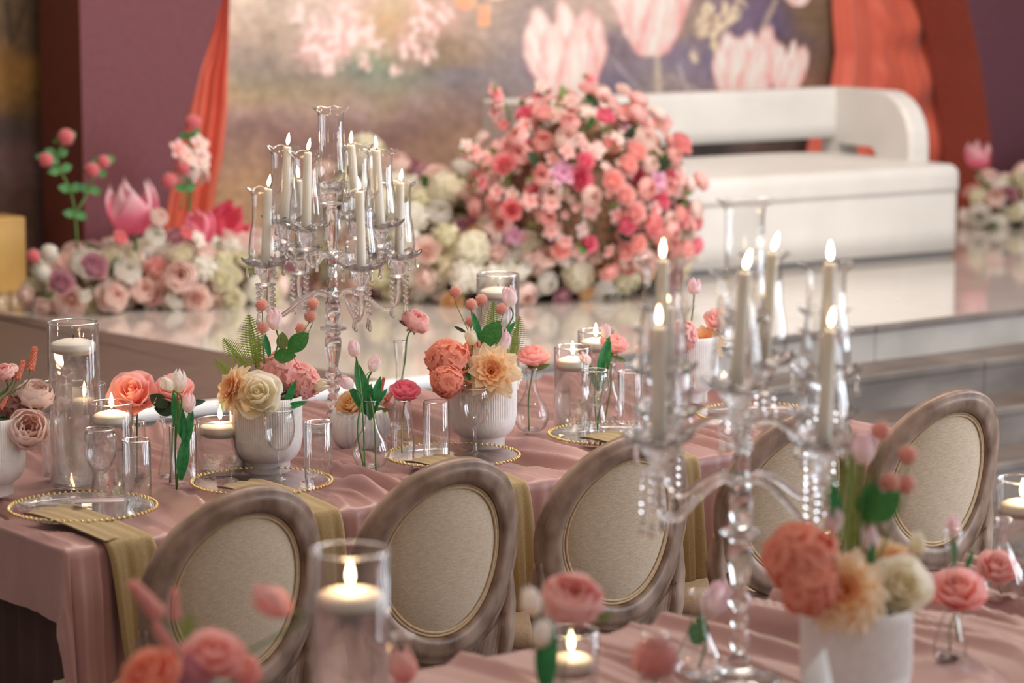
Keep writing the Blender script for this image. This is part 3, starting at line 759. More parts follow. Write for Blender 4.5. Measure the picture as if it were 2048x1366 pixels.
def vessel(outer, wall=.0018, n=32):
    # outer: (r,z) bottom to top; gives a closed two-sided glass body
    inner = [(max(.0005, r - wall), z + (wall if k == 0 else 0)) for k, (r, z) in enumerate(outer)]
    rim = outer[-1]
    return lathe([(0, outer[0][1])] + outer + [(rim[0] - wall * .5, rim[1] + .0012)] + inner[::-1] + [(0, inner[0][1] + .002)], n, caps=False)
GLM = {}
def gmesh(kind):
    if kind in GLM: return GLM[kind]
    if kind == 'wine':
        pr = [(.032, 0), (.033, .002), (.012, .005), (.0042, .012), (.0036, .04), (.0042, .062), (.012, .070), (.026, .084), (.035, .105), (.0375, .13), (.035, .155), (.0335, .170), (.0325, .170), (.0345, .15), (.0365, .13), (.034, .107), (.025, .087), (.010, .074), (.0, .072)]
        me = MB().add(*lathe([(0, 0)] + pr, 36, caps=False)).mesh('glass_body', GLB)
    elif kind == 'tumbler': me = MB().add(*vessel([(.0325, 0), (.033, .004), (.033, .14)], .0016)).mesh('glass_body', GLB)
    elif kind == 'pear': me = MB().add(*vessel([(.026, 0), (.036, .008), (.0455, .03), (.046, .045), (.038, .068), (.024, .09), (.0145, .112), (.0125, .14), (.0165, .165)])).mesh('glass_body', GL)
    elif kind == 'pear2': me = MB().add(*vessel([(.022, 0), (.036, .006), (.042, .022), (.040, .04), (.028, .062), (.017, .085), (.013, .11), (.013, .135), (.018, .152)])).mesh('glass_body', GL)
    elif kind == 'flare': me = MB().add(*vessel([(.024, 0), (.026, .006), (.025, .02), (.018, .05), (.0125, .085), (.012, .11), (.016, .14), (.019, .150)])).mesh('glass_body', GL)
    elif kind == 'straight': me = MB().add(*vessel([(.028, 0), (.031, .004), (.031, .04), (.026, .07), (.0225, .095), (.021, .12), (.022, .135)])).mesh('glass_body', GL)
    elif kind == 'tall': me = MB().add(*vessel([(.026, 0), (.030, .01), (.030, .035), (.018, .07), (.011, .10), (.0105, .17), (.0165, .235)])).mesh('glass_body', GL)
    GLM[kind] = me; return me
def rim_ring(r, z, t_=.0012, n=40):
    vs = []; m = 6
    for i in range(n):
        a = 2 * PI * i / n
        for k in range(m):
            b = 2 * PI * k / m; vs.append(((r + t_ * math.cos(b)) * math.cos(a), (r + t_ * math.cos(b)) * math.sin(a), z + t_ * math.sin(b)))
    return vs, [(i * m + k, i * m + (k + 1) % m, ((i + 1) % n) * m + (k + 1) % m, ((i + 1) % n) * m + k) for i in range(n) for k in range(m)], None
RIMC = {}
def glassware(kind, px, py, label, cat, group, name, v=None, u=None):
    p = PZ(px, py, TZ) if v is None else W(u, v, TZ)
    p.z = TZ + .014
    t = thing(name, label, cat, p, 0, group)
    part('glass_body', gmesh(kind), t)
    rr_, rz_, rt_ = {'wine': (.0330, .170, .0011), 'tumbler': (.0322, .14, .0012), 'pear': (.0157, .165, .0013), 'pear2': (.0171, .152, .0013), 'flare': (.0181, .15, .0013), 'straight': (.0211, .135, .0013), 'tall': (.0156, .235, .0013)}[kind]
    if kind not in RIMC: RIMC[kind] = MB().add(*rim_ring(rr_, rz_, rt_)).mesh('rim', CR)
    part('rim', RIMC[kind], t)
    if kind in ('pear', 'pear2', 'flare', 'tall', 'straight'):
        part('thick_foot', MB().add(*lathe([(0, .003), (.02, .003), (.02, .008), (0, .010)], 20, caps=False)).mesh('thick_foot', CR), t)
    return t
for kind, px, py, lab in [('wine', 203, 1016, 'short clear wine glass behind the leftmost plate'), ('wine', 560, 972, 'short clear wine glass before the left ribbed pot'), ('wine', 950, 920, 'short clear wine glass before the middle ribbed pot'), ('wine', 1190, 880, 'short clear wine glass before the tulips right of the lit cylinder')]:
    glassware(kind, px, py, lab, 'glass', 'wine glasses', 'wine_glass')
for px, py, lab in [(275, 1012, 'plain tumbler right of the leftmost wine glass'), (368, 980, 'plain tumbler holding two white tulips'), (637, 972, 'plain tumbler between left pot and round vase of tulips'), (873, 925, 'plain tumbler left of the middle ribbed pot'), (1259, 858, 'plain tumbler at the left edge of the blurred candelabra')]:
    glassware('tumbler', px, py, lab, 'glass', 'straight tumblers', 'tumbler')

GLOW = bpy.data.lights.new('flame_glow', 'POINT'); GLOW.energy = .32; GLOW.color = (1, .62, .30); GLOW.shadow_soft_size = .012
def glow(t, M, e):
    o = bpy.data.objects.new('flame_glow', GLOW); COL.objects.link(o); o.parent = t; o.matrix_basis = M
def candle_floating(p, r, lit, label, group='floating candles'):
    t = thing('floating_candle', label, 'candle', p, 0, group)
    me = MB().add(*lathe([(0, -.016), (r * .82, -.016), (r * .95, -.012), (r, -.004), (r, .009), (r * .975, .0105), (r * .80, .015), (r * .45, .0195), (0, .021)], 36, caps=False)).mesh('wax_body', WAX)
    part('wax_body', me, t)
    part('wick', MB().add(*tube([(0, 0, .017), (.001, 0, .030)], .0012, 5)).mesh('wick', WICK), t)
    if lit: part('flame', FLAMEME, t, Matrix.Translation((0, 0, .026))); glow(t, Matrix.Translation((0, 0, .05)), .30)
def flame_mesh():
    pr = [(0, 0), (.0032, .003), (.0052, .009), (.0056, .015), (.0044, .023), (.0022, .031), (0, .038)]
    return MB().add(*lathe(pr, 12, caps=False)).mesh('flame', FLM)
FLAMEME = flame_mesh()
def cylinder(u, v, rad, h, wl, lit, lab, clab, group='water filled cylinder vases'):
    p = on(u, v)
    t = thing('cylinder_vase', lab, 'vase', p, 0, group)
    part('glass_body', MB().add(*vessel([(rad - .003, 0), (rad, .003), (rad, h)], .003, 48)).mesh('glass_body', GL), t)
    part('rim', MB().add(*rim_ring(rad - .0015, h, .0019, 56)).mesh('rim', CR), t)
    part('glass_bottom', MB().add(*lathe([(0, .001), (rad - .004, .001), (rad - .004, .012), (0, .012)], 40, caps=False)).mesh('glass_bottom', CR), t)
    part('water', MB().add(*lathe([(0, .0125), (rad - .0035, .0125), (rad - .0035, wl), (0, wl)], 48, caps=False)).mesh('water', WT), t)
    candle_floating(p + Vector((0, 0, wl + .004)), rad * .86, lit, clab)
def uv_of(px, py, z=TZ): return UV(PZ(px, py, z))
cylinder(*uv_of(153, 982), .0605, .388, .325, False, 'tallest cylinder vase at the left, holding an unlit candle', 'unlit floating candle high in the tallest left vase')
cylinder(*uv_of(172, 930), .052, .19, .13, True, 'middle cylinder vase half hidden behind the tallest left one', 'lit floating candle half hidden behind the tallest left vase')
cylinder(*uv_of(118, 962), .040, .225, .165, False, 'narrow cylinder vase at the far left beside blush peonies', 'floating candle in the narrow vase beside blush peonies')
cylinder(*uv_of(227, 1000), .0505, .215, .172, True, 'lit cylinder vase behind the leftmost wine glass', 'lit floating candle behind the leftmost wine glass')
cylinder(*uv_of(442, 955), .0575, .128, .098, True, 'squat lit cylinder vase left of the left ribbed pot', 'lit floating candle beside the ivory rose pot')
cylinder(UV(PV(996, 700, .93))[0], .93, .0595, .355, .295, False, 'tall cylinder vase standing behind the middle ribbed pot', 'unlit floating candle high behind the middle pompoms')
cylinder(*uv_of(1145, 866), .0495, .215, .165, True, 'lit cylinder vase between coral rose and white tulips', 'lit floating candle right of the coral rose')
cylinder(UV(PV(1191, 800, .78))[0], .78, .0505, .195, .150, True, 'lit cylinder vase behind the pink rose at middle right', 'lit floating candle behind the pink rose')
pf = PV(701, 1210, -1.8)
cylinder(UV(pf)[0], -1.8, .0605, .372, .290, True, 'large blurred cylinder vase standing in the near foreground', 'lit floating candle in the large blurred foreground vase')
pf = PV(1142, 1310, -1.62)
cylinder(UV(pf)[0], -1.62, .047, .125, .062, True, 'small blurred cylinder vase under the near pink peony', 'lit floating candle under the near pink peony')
pf = PV(2040, 1170, -1.42)
cylinder(UV(pf)[0], -1.42, .052, .20, .135, True, 'blurred cylinder vase cut by the right edge', 'lit floating candle cut by the right edge')

# ---------------- pots
POT = {}
def pot(p, label, s=1.0, kind='tall'):
    if kind not in POT:
        if kind == 'tall':
            pr = [(.0, 0), (.056, 0), (.0565, .003), (.0565, .026), (.062, .030), (.074, .040), (.083, .058), (.0865, .08), (.0865, .182), (.0835, .185), (.081, .182), (.081, .12), (.0, .12)]
            rib = lambda r, z, a, k: (r + (.0012 * math.cos(a * 52) if .045 < z < .181 and r > .084 * .9 and k < 9 else 0), z)
            pr2 = pr[:8] + [(.0865, .083), (.0865, .12), (.0865, .165)] + pr[8:]
            rib = lambda r, z, a, k: (r + (.0009 * math.cos(a * 88) if 8 <= k <= 11 else 0), z)
            POT[kind] = MB().add(*lathe(pr2, 528, rib, False)).mesh('pot_body', CERAM)
        else:
            pr = [(0, 0), (.048, 0), (.058, .008), (.068, .028), (.0735, .05), (.073, .07), (.067, .09), (.060, .100), (.056, .098), (.056, .06), (0, .06)]
            rib = lambda r, z, a, k: (r + (.0035 * abs(math.cos(a * 15 + z * 3)) if 1 <= k <= 7 else 0), z)
            POT[kind] = MB().add(*lathe(pr, 180, rib, False)).mesh('pot_body', CERAM2)
    t = thing('flower_pot', label, 'pot', p, 0, 'ribbed white flower pots')
    part('pot_body', POT[kind], t, Matrix.Scale(s, 4))
    part('floral_foam', MB().add(*lathe([(0, .11), (.078, .11), (.078, .165), (.04, .178), (0, .18)] if kind == 'tall' else [(0, .05), (.053, .055), (.053, .085), (0, .092)], 20, caps=False)).mesh('floral_foam', GREEN4), t, Matrix.Scale(s, 4))
potA = W(*uv_of(534, 953)); potA.z = TZ + .014
potB = W(*uv_of(965, 903)); potB.z = TZ + .014
potL = W(*uv_of(-22, 1000)); potL.z = TZ + .014
potR = W(*uv_of(720, 905)); potR.z = TZ + .014
potN = W(UV(PV(1712, 1300, -1.98))[0], -1.98, TZ + .014)
pot(potA, 'tall ribbed white footed pot under the ivory rose')
pot(potB, 'tall ribbed white footed pot under the peach dahlia, centre')
pot(potL, 'ribbed white pot cut by the left edge')
pot(potR, 'round pale pot with deep vertical ridges behind the tulips', 1, 'round')
pot(potN, 'large blurred white pot in the right foreground', 1.06)

# ================================================================ FLOWERS
def cup(aw, Rr, Hh, flare=0, close=0, ruff=0, point=0, nx=6, ny=6, seed=0, t0=0., t1=1., start=.0):
    def fn(a, b):
        s = a * 2 - 1; t = b
        r = Rr * math.sin(min(1, t * 1.15 + start) * PI / 2) ** .75 + flare * t ** 3 - close * Rr * t ** 3
        z = Hh * (t ** 1.25) - abs(flare) * .45 * t ** 5
        wf = math.sin(PI * (.10 + .62 * t)) ** .7
        if point: wf *= (1 - t ** (2.2 / point) * .93)
        z -= Hh * .22 * (s ** 4) * t
        ang = s * aw * wf
        rr = r * (1 + .06 * s * s) + ruff * math.sin(s * 5 + seed) * t * t
        z += ruff * .7 * math.sin(s * 7 + seed * 2) * t * t
        rr -= .05 * Rr * t ** 8  # rolled lip
        return (rr * math.cos(ang), rr * math.sin(ang), z, t0 + (t1 - t0) * t)
    return grid(fn, nx, ny)
def flat(L, Wd, e0, bend, point=.5, nx=4, ny=5, ruff=0, seed=0, cupx=.25, tb=0., te=1.):
    def fn(a, b):
        s = a * 2 - 1; t = b; ang = e0 - bend * t
        x = z = 0
        st = 6
        for k in range(st):
            tt = t * (k + .5) / st; an = e0 - bend * tt; x += L * t / st * math.cos(an); z += L * t / st * math.sin(an)
        w = Wd * math.sin(PI * (.08 + .86 * t ** (.75 + point * .3))) ** (.75 if point < .7 else 1.0)
        if point: w *= 1 - .5 * point * t ** 3
        y = s * w; z += cupx * w * s * s + ruff * math.sin(s * 4 + seed) * t
        return (x, y, z, tb + (te - tb) * t)
    return grid(fn, nx, ny)
GOLDA = 2.39996
def layers_for(kind):
    # list of (mesh data, count, roll offset, roll step)
    if kind == 'rose': return [
        (cup(1.7, .15, 1.22, close=.25, ruff=.01, nx=7, ny=5, t0=.0, t1=.5), 3), (cup(1.35, .29, 1.28, flare=.03, ruff=.02, nx=7, seed=1, t0=.05, t1=.65), 3),
        (cup(1.15, .46, 1.26, flare=.07, ruff=.03, nx=7, seed=2, t0=.1, t1=.8), 4), (cup(1.0, .68, 1.14, flare=.14, ruff=.04, nx=7, seed=3, t0=.2), 4), (cup(.95, .88, .86, flare=.22, ruff=.05, nx=7, seed=4, t0=.3), 5)]
    if kind == 'peony': return [
        (cup(1.2, .28, 1.05, close=.3, ruff=.06, nx=6, t0=.0, t1=.4), 5), (cup(1.0, .48, 1.18, close=.25, ruff=.07, seed=1, t0=.0, t1=.6), 6),
        (cup(.95, .72, 1.22, close=.2, ruff=.05, seed=2, t0=.1, t1=.8), 6), (cup(1.05, .92, 1.14, close=.16, ruff=.05, seed=3, t0=.3), 5), (cup(1.05, 1.0, .86, close=.04, ruff=.05, seed=5, t0=.4), 5)]
    if kind == 'dahlia': return [
        (flat(.34, .07, 1.45, .2, .7, nx=2, ny=3, tb=0, te=.2), 9), (flat(.52, .11, 1.2, .3, .8, nx=2, ny=4, tb=0, te=.4), 10), (flat(.72, .22, .98, .35, .8, ny=4, ruff=.02, cupx=.5, tb=0, te=.65), 9),
        (flat(.90, .30, .68, .35, .85, ruff=.03, cupx=.45, tb=.1, te=.95), 9), (flat(1.05, .36, .34, .45, .9, ruff=.05, cupx=.4, seed=2, tb=.2), 9), (flat(1.12, .36, .06, .55, .9, ruff=.05, cupx=.35, seed=4, tb=.3), 8)]
    if kind == 'tulip': return [(cup(1.25, .70, 1.95, close=.55, point=.62, nx=6, ny=8), 3), (cup(1.15, .80, 1.85, close=.5, point=.62, nx=6, ny=8), 3)]
    if kind == 'opentulip': return [(cup(.95, .62, 1.50, close=.38, point=.5, nx=6, ny=8, t0=.55, t1=1), 3), (cup(1.05, .76, 1.42, close=.26, point=.5, nx=6, ny=8, t0=.1, t1=.95), 3)]
    if kind == 'open': return [(flat(.30, .05, 1.3, .2, .3, nx=2, ny=2, tb=0, te=.1), 6), (flat(.62, .30, .85, .3, .2, nx=3, ny=4, cupx=.3, tb=.3, te=.9), 5), (flat(.98, .42, .40, .5, .15, nx=3, ny=4, ruff=.05, cupx=.3, tb=.3), 5)]
LAYC = {}
def layer_meshes(kind, mat):
    k = (kind, mat.name)
    if k not in LAYC: LAYC[k] = [(MB().add(*g_).mesh('petal', mat), n) for g_, n in layers_for(kind)]
    return LAYC[k]
BLM = {}
def bloom_mesh(kind, mat):
    k = (kind, mat.name)
    if k in BLM: return BLM[k]
    mb = MB(); rr = random.Random(hash(kind) % 1000 if False else len(kind) * 7)
    if kind in ('rose', 'peony', 'dahlia', 'tulip', 'opentulip', 'open'):
        off = 0
        for g_, n in layers_for(kind):
            off += .7
            for i in range(n):
                mb.add(*g_, M=Matrix.Rotation(off + 2 * PI * i / n + rr.uniform(-.1, .1), 4, 'Z') @ Matrix.Rotation(rr.uniform(-.06, .06), 4, 'Y'))
    elif kind == 'hydrangea':
        pet = [cup(.85, .20, .10, flare=.16, ruff=.045, nx=4, ny=4, seed=s, t0=.0) for s in range(3)]
        n = 58
        for i in range(n):
            z = 1 - 1.75 * (i + .5) / n; r = math.sqrt(max(0, 1 - z * z)); a = i * GOLDA
            c = Vector((r * math.cos(a), r * math.sin(a), z)); rad = .80 + rr.uniform(-.14, .10)
            Mx = M_axis(c * rad, c + Vector((rr.uniform(-.3, .3), rr.uniform(-.3, .3), rr.uniform(-.3, .3))), rr.uniform(1.0, 1.5), rr.uniform(0, 6))
            for q in range(4): mb.add(*pet[q % 3], M=Mx @ Matrix.Rotation(q * PI / 2 + rr.uniform(-.2, .2), 4, 'Z'))
        vs, fs, _ = ball((0, 0, 0), .78, 14, 9); mb.add(vs, fs, [.05] * len(vs))
    elif kind == 'mum':   # cream dome of many small petals
        n = 70
        g_ = flat(.34, .12, .9, .9, .3, nx=2, ny=3, cupx=.4)
        for i in range(n):
            z = 1 - 1.45 * (i + .5) / n; r = math.sqrt(max(0, 1 - z * z)); a = i * GOLDA; c = Vector((r * math.cos(a), r * math.sin(a), z))
            mb.add(*g_, M=M_axis(c * .72, c, 1.15, rr.uniform(0, 6)))
        vs, fs, _ = ball((0, 0, 0), .74, 12, 8); mb.add(vs, fs, [.25] * len(vs))
    elif kind == 'pompom':
        n = 170
        for i in range(n):
            z = 1 - 2 * (i + .5) / n; r = math.sqrt(max(0, 1 - z * z)); a = i * GOLDA; c = Vector((r * math.cos(a), r * math.sin(a), z))
            L = rr.uniform(.92, 1.08)
            vs = [(-.07, -.05, 0), (.07, -.05, 0), (0, .08, 0), (-.02, .0, .3), (.05, .03, .26)]
            mb.add(vs, [(0, 1, 4, 3), (1, 2, 4), (2, 0, 3), (3, 4, 2)], [.2, .2, .2, 1, 1], M=M_axis(c * (L - .3), c, 1, rr.uniform(0, 6)))
        vs, fs, _ = ball((0, 0, 0), .74, 12, 8); mb.add(vs, fs, [.15] * len(vs))
    elif kind == 'spike':   # along +z, length 4, radius 1
        for i in range(90):
            z = 4.2 * i / 90; r = .62 * (1 - .45 * i / 90); a = i * GOLDA
            vs, fs, _ = ball((r * math.cos(a), r * math.sin(a), z), rr.uniform(.26, .36) * (1 - .3 * i / 90), 5, 4); mb.add(vs, fs, [.3 + .7 * rr.random()] * len(vs))
    BLM[k] = mb.mesh('bloom', mat); return BLM[k]
def leaf_geo(L, w, bend=.5, fold=.25, ny=7):
    def fn(a, b):
        s = a * 2 - 1; t = b; ww = w * math.sin(PI * min(1, (.06 + .94 * t))) ** .8
        x = L * math.sin(t * bend) / bend; z = L * (1 - math.cos(t * bend)) / bend
        return (x, s * ww, -z + fold * abs(s) * ww, t)
    return grid(fn, 4, ny)
LEAFM = {}
def leaf_mesh(kind, mat):
    k = (kind, mat.name)
    if k not in LEAFM:
        g_ = {'round': (1, .33, .6, .2), 'long': (1, .15, .7, .4), 'strap': (1, .125, .45, .5)}[kind]
        vs, fs, ts = leaf_geo(*g_); n = len(vs)
        LEAFM[k] = MB().add(vs, fs, ts).mesh('leaf', mat)
    return LEAFM[k]
def fern_mesh():
    if 'fern' in LEAFM: return LEAFM['fern']
    mb = MB(); n = 20
    pts = [(0, 0, z / 10) for z in range(11)]
    for k in range(n):
        z = .08 + .90 * k / n; L = .30 * math.sin(PI * (.22 + .76 * k / n)) ** 1.0
        for s in (-1, 1):
            m = 8; top, bot = [], []
            for i in range(m + 1):
                f = i / m; zz = z + .28 * L * f; w = .030 * (1 - f) * (1.0 if i % 2 else .35)
                top.append((s * L * f, .12 * L * f * f, zz + w)); bot.append((s * L * f, .12 * L * f * f, zz - w))
            mb.add(top + bot, [(i, i + 1, m + 2 + i, m + 1 + i) for i in range(m)])
    mb.add(*tube(pts, [.012 * (1 - .07 * i) for i in range(11)], 5))
    LEAFM['fern'] = mb.mesh('fern_frond', GREEN3); return LEAFM['fern']
def V3(*a): return Vector(a)
FLOWER_N = 0
def flower(kind, col, pos, axis, r, label, base=None, name=None, petals=True, leaves=(), calyx=True, stemmat=None, group=None, stem_r=.0022, lmat=None, h=1.0):
    """a cut flower: Empty at the stem foot; petals, calyx, stem and leaves hang below it"""
    names = dict(rose='rose', peony='peony', dahlia='dahlia', tulip='tulip', opentulip='tulip', hydrangea='hydrangea', pompom='pompom_flower', spike='flower_spike', open='blossom')
    cats = dict(rose='flower')
    pos = Vector(pos); ax = Vector(axis).normalized()
    b = Vector(base) if base is not None else pos - ax * .05
    t = thing(name or names[kind], label, 'flower', b, 0, group)
    mat = P[col]; L = (lambda q: q - b)
    # bloom origin = bottom of cup; centre it on pos
    cen = {'rose': .62, 'peony': .62, 'dahlia': .25, 'tulip': .95, 'opentulip': .75, 'hydrangea': 0, 'pompom': 0, 'spike': 2.0, 'open': .2}[kind]
    foot = pos - ax * cen * r * h
    Mb = M_axis(L(foot), ax, r, R.uniform(0, 6)) @ Matrix.Diagonal((1, 1, h, 1))
    if petals and kind in ('rose', 'peony', 'dahlia', 'tulip', 'opentulip'):
        off = 0
        for me, n in layer_meshes(kind, mat):
            off += .75
            for i in range(n):
                part('petal', me, t, Mb @ Matrix.Rotation(off + 2 * PI * i / n + R.uniform(-.10, .10), 4, 'Z') @ Matrix.Rotation(R.uniform(-.05, .05), 4, 'Y'))
    else: part('bloom', bloom_mesh(kind, mat), t, Mb)
    if calyx and kind in ('rose', 'peony', 'dahlia'):
        mb = MB()
        for i in range(5): mb.add(*leaf_geo(.55, .13, 1.2, .1, 4), M=Matrix.Rotation(i * 1.257, 4, 'Z') @ Matrix.Rotation(-.35, 4, 'Y'))
        mb.add(*ball((0, 0, -.03), .16, 8, 5))
        part('calyx', mb.mesh('calyx', GREEN5 if lmat is None else lmat), t, Mb @ Matrix.Translation((0, 0, -.02)))
    if base is not None:
        mid = (foot + b) / 2 + V3(R.uniform(-.006, .006), R.uniform(-.006, .006), 0) - ax * 0
        pts = spline([L(foot + ax * .01 * r), L(foot - ax * min(.03, (foot - b).length * .3)), L(mid), L(b)], 4)
        part('stem', MB().add(*tube(pts, stem_r, 7)).mesh('stem', stemmat or STEM), t)
    for (lk, lp, ld, ll, *m) in leaves:
        part('leaf', leaf_mesh(lk, m[0] if m else (GREEN2 if kind == 'tulip' else GREEN1)), t, M_leaf(L(Vector(lp)), ld, ll))
    return t
def M_leaf(p, d, L):
    x = Vector(d).normalized(); n = Vector((0, -1, .25)); z = (n - x * n.dot(x)).normalized(); y = z.cross(x)
    m = Matrix(((x.x, y.x, z.x, 0), (x.y, y.y, z.y, 0), (x.z, y.z, z.z, 0), (0, 0, 0, 1)))
    return Matrix.Translation(p) @ m @ Matrix.Scale(L, 4)
def sprig(name, label, cat, me_list, base):
    pass
def loose_leaf(kind, p, d, L, label, mat=GREEN1, name='leaf_sprig'):
    t = thing(name, label, 'leaf', p, 0)
    part('leaf', leaf_mesh(kind, mat), t, M_leaf(V3(0, 0, 0), d, L))
def fern(p, d, L, label, face=(0, -1, .2)):
    z = Vector(d).normalized(); y = -Vector(face); y = (y - z * y.dot(z)).normalized(); x = y.cross(z)
    m = Matrix(((x.x, y.x, z.x, 0), (x.y, y.y, z.y, 0), (x.z, y.z, z.z, 0), (0, 0, 0, 1)))
    t = thing('fern_frond', label, 'fern', p, 0); part('frond', fern_mesh(), t, m @ Matrix.Scale(L, 4))
UPC = (0, -.65, .75)

# ---- left cut-off pot
vL = .56; tL = potL + V3(0, 0, .17)
flower('peony', 'blush', PV(72, 790, vL), (.25, -.35, .9), .046, 'pale blush peony leaning right, upper one at the left edge', tL)
flower('peony', 'blush', PV(56, 858, vL - .06), (.25, -.8, .4), .050, 'full blush peony facing front at the left edge', tL)
flower('peony', 'softpink', PV(8, 745, vL), (-.1, -.4, .9), .026, 'small pink bud high at the left edge', tL)
flower('peony', 'blush', PV(24, 737, vL), (.1, -.3, .9), .015, 'tiny round blush bud left of the coral spikes', tL, calyx=False, stem_r=.0015)
for i, (x, y, x1, y1, lb) in enumerate([(60, 740, 70, 695, 'taller coral flower spike at the left edge'), (33, 758, 47, 722, 'shorter coral flower spike beside the taller one'), (0, 818, 14, 793, 'stubby coral flower spike at the very left edge')]):
    a, b = PV(x, y, vL), PV(x1, y1, vL); flower('spike', 'coral', (a + b) / 2, b - a, (b - a).length / 4.2, lb, tL, petals=False, stem_r=.0012)
flower('hydrangea', 'dusty', PV(30, 820, vL + .03), (0, -.5, .8), .036, 'dusky brown pink cluster behind the blush peonies', tL, petals=False)

# ---- roses and tulips right of the left vases
bA = W(*uv_of(272, 985), TZ + .02)
glassware('straight', 275, 965, 'small vase of the big pink coral rose at left', 'vase', 'bud vases', 'bud_vase')
bA = PZ(275, 965, TZ + .02)
flower('rose', 'salmon', PV(265, 787, .46), (-.05, -.75, .62), .055, 'big pink coral rose at the left behind lit candle', bA, leaves=[('long', PV(283, 812, .46), (.8, -.1, .35), .05, GREEN4)])
glassware('flare', 338, 968, 'flared vase holding the rose beside white tulips', 'vase', 'bud vases', 'bud_vase')
bB = PZ(340, 965, TZ + .02)
flower('rose', 'salmon', PV(348, 778, .42), (.05, -.55, .8), .043, 'coral rose behind the white tulips', bB,
       leaves=[('round', PV(335, 812, .40), (-.8, -.2, .55), .05, GREEN4), ('round', PV(350, 822, .40), (-.9, -.3, .2), .05, GREEN4), ('long', PV(368, 812, .44), (.9, 0, .25), .055, GREEN4), ('round', PV(345, 800, .44), (-.75, 0, -.6), .04, GREEN4)])
vT = .345
bT = PZ(353, 980, TZ + .014)
flower('tulip', 'tulipwhite', PV(357, 762, vT), (.1, -.1, 1), .030, 'white tulip in front of the coral rose', bT, leaves=[('strap', PV(372, 885, vT), (-.25, -.05, 1), .125, GREEN2)])
flower('tulip', 'tulipwhite', PV(334, 768, vT), (-.6, -.1, .7), .022, 'small half open white tulip petal leaning left', bT, calyx=False)
flower('tulip', 'tulip', PV(378, 806, vT), (.05, -.15, 1), .026, 'white pink tulip lowest in the tumbler at left', bT, leaves=[('strap', PV(368, 900, vT), (.2, -.05, 1), .10, GREEN2), ('strap', PV(362, 960, vT), (.12, -.1, 1), .115, GREEN2)])

# ---- left ribbed pot (A)
tA = potA + V3(0, 0, .16); uA, vA = UV(potA)
flower('rose', 'ivory', PV(517, 790, vA - .075), (-.05, -.85, .5), .056, 'large ivory rose at the front of the left pot', tA, stem_r=.002)
flower('dahlia', 'peach', PV(462, 775, vA - .02), (-.8, -.5, .35), .058, 'peach dahlia at the left side of the left pot', tA)
flower('hydrangea', 'coralpink', PV(560, 745, vA), (.1, -.5, .85), .052, 'coral ruffled bloom at top of the left pot', tA, petals=False)
flower('hydrangea', 'coralpink', PV(602, 765, vA - .02), (.5, -.4, .6), .046, 'coral ruffled bloom at the right of the left pot', tA, petals=False)
flower('tulip', 'tulip', PV(549, 638, vA), (-.15, -.1, 1), .030, 'pale pink tulip highest above the left pot', tA, leaves=[('strap', PV(540, 715, vA), (-.2, -.05, 1), .06, GREEN2)])
flower('tulip', 'ivory', PV(640, 770, vA - .06), (.9, -.25, .2), .026, 'cream tulip leaning right out of the left pot', tA, leaves=[('strap', PV(570, 815, vA - .07), (.35, -.2, .9), .075, GREEN2), ('strap', PV(565, 818, vA - .07), (1, -.2, .35), .065, GREEN2)])
for x, y, lb in [(524, 610, 'coral pompom flower beside the highest tulip, upper'), (526, 655, 'coral pompom flower beside the highest tulip, lower'), (626, 608, 'coral pompom flower right above left pot, topmost'), (621, 632, 'coral pompom flower right above left pot, middle one'), (603, 657, 'coral pompom flower behind the round green leaf')]:
    flower('pompom', 'pompom', PV(x, y, vA + (.04 if x == 603 else 0)), (0, -.2, 1), .0165, lb, tA, petals=False, stem_r=.0011)
loose_leaf('round', PV(578, 702, vA - .03), (.75, -.2, .75), .066, 'round green leaf upright over the left coral bloom')
loose_leaf('round', PV(548, 712, vA - .04), (1, -.4, .1), .055, 'round green leaf lying flat over the left coral bloom')
loose_leaf('round', PV(565, 700, vA + .0), (0, -.1, 1), .045, 'narrow upright green leaf above the left pot', GREEN5)
fern(PV(512, 735, vA + .04), (-.12, 0, 1), .135, 'tall fern frond rising from the left pot')
fern(PV(500, 742, vA + .02), (-.65, 0, .8), .105, 'fern frond slanting left out of the left pot')
fern(PV(520, 748, vA + .05), (-.02, 0, 1), .095, 'short bushy fern frond behind the ivory rose')
fern(PV(472, 760, vA + .03), (-.75, 0, .75), .075, 'small dark fern frond left above the dahlia')
fern(PV(452, 780, vA + .02), (-.25, 0, -1), .06, 'small fern frond hanging beside the dahlia')

# ---- round ridged pot and tulips
tR = potR + V3(0, 0, .085); vR = UV(potR)[1]
flower('rose', 'cream', PV(702, 808, vR - .02), (-.35, -.7, .6), .037, 'small cream orange rose in the round ridged pot', tR, petals=True)
for i, (x, y, x1, y1) in enumerate([(772, 800, 790, 778), (760, 782, 768, 756), (742, 740, 755, 722), (765, 815, 778, 800)]):
    a, b = PV(x, y, vR), PV(x1, y1, vR)
    flower('spike', 'coral', (a + b) / 2, b - a, (b - a).length / 4.2, ['coral berry spike nearest the bright pink rose', 'coral berry spike behind the green tulip leaves', 'coral berry spike behind the middle pink tulip', 'low coral berry spike above the ridged pot'][i], tR, petals=False, stem_r=.001)
loose_leaf('long', tR + V3(.03, -.02, .01), (.9, -.3, .15), .05, 'small green leaf spilling over the ridged pot rim', GREEN5)
glassware('pear', 742, 946, 'pear shaped clear vase holding pink tulips', 'vase', 'bud vases', 'bud_vase')
vP = UV(PZ(742, 946, TZ))[1]
bP1, bP2 = PZ(730, 946, TZ + .014), PZ(752, 948, TZ + .014)
flower('tulip', 'tulip', PV(708, 697, vP), (-.2, -.1, 1), .0235, 'pink white tulip highest in the pear shaped vase', bP1, leaves=[('strap', PV(738, 822, vP), (-.25, -.05, 1), .13, GREEN2), ('strap', PV(742, 835, vP), (-.6, -.05, .9), .10, GREEN2)])
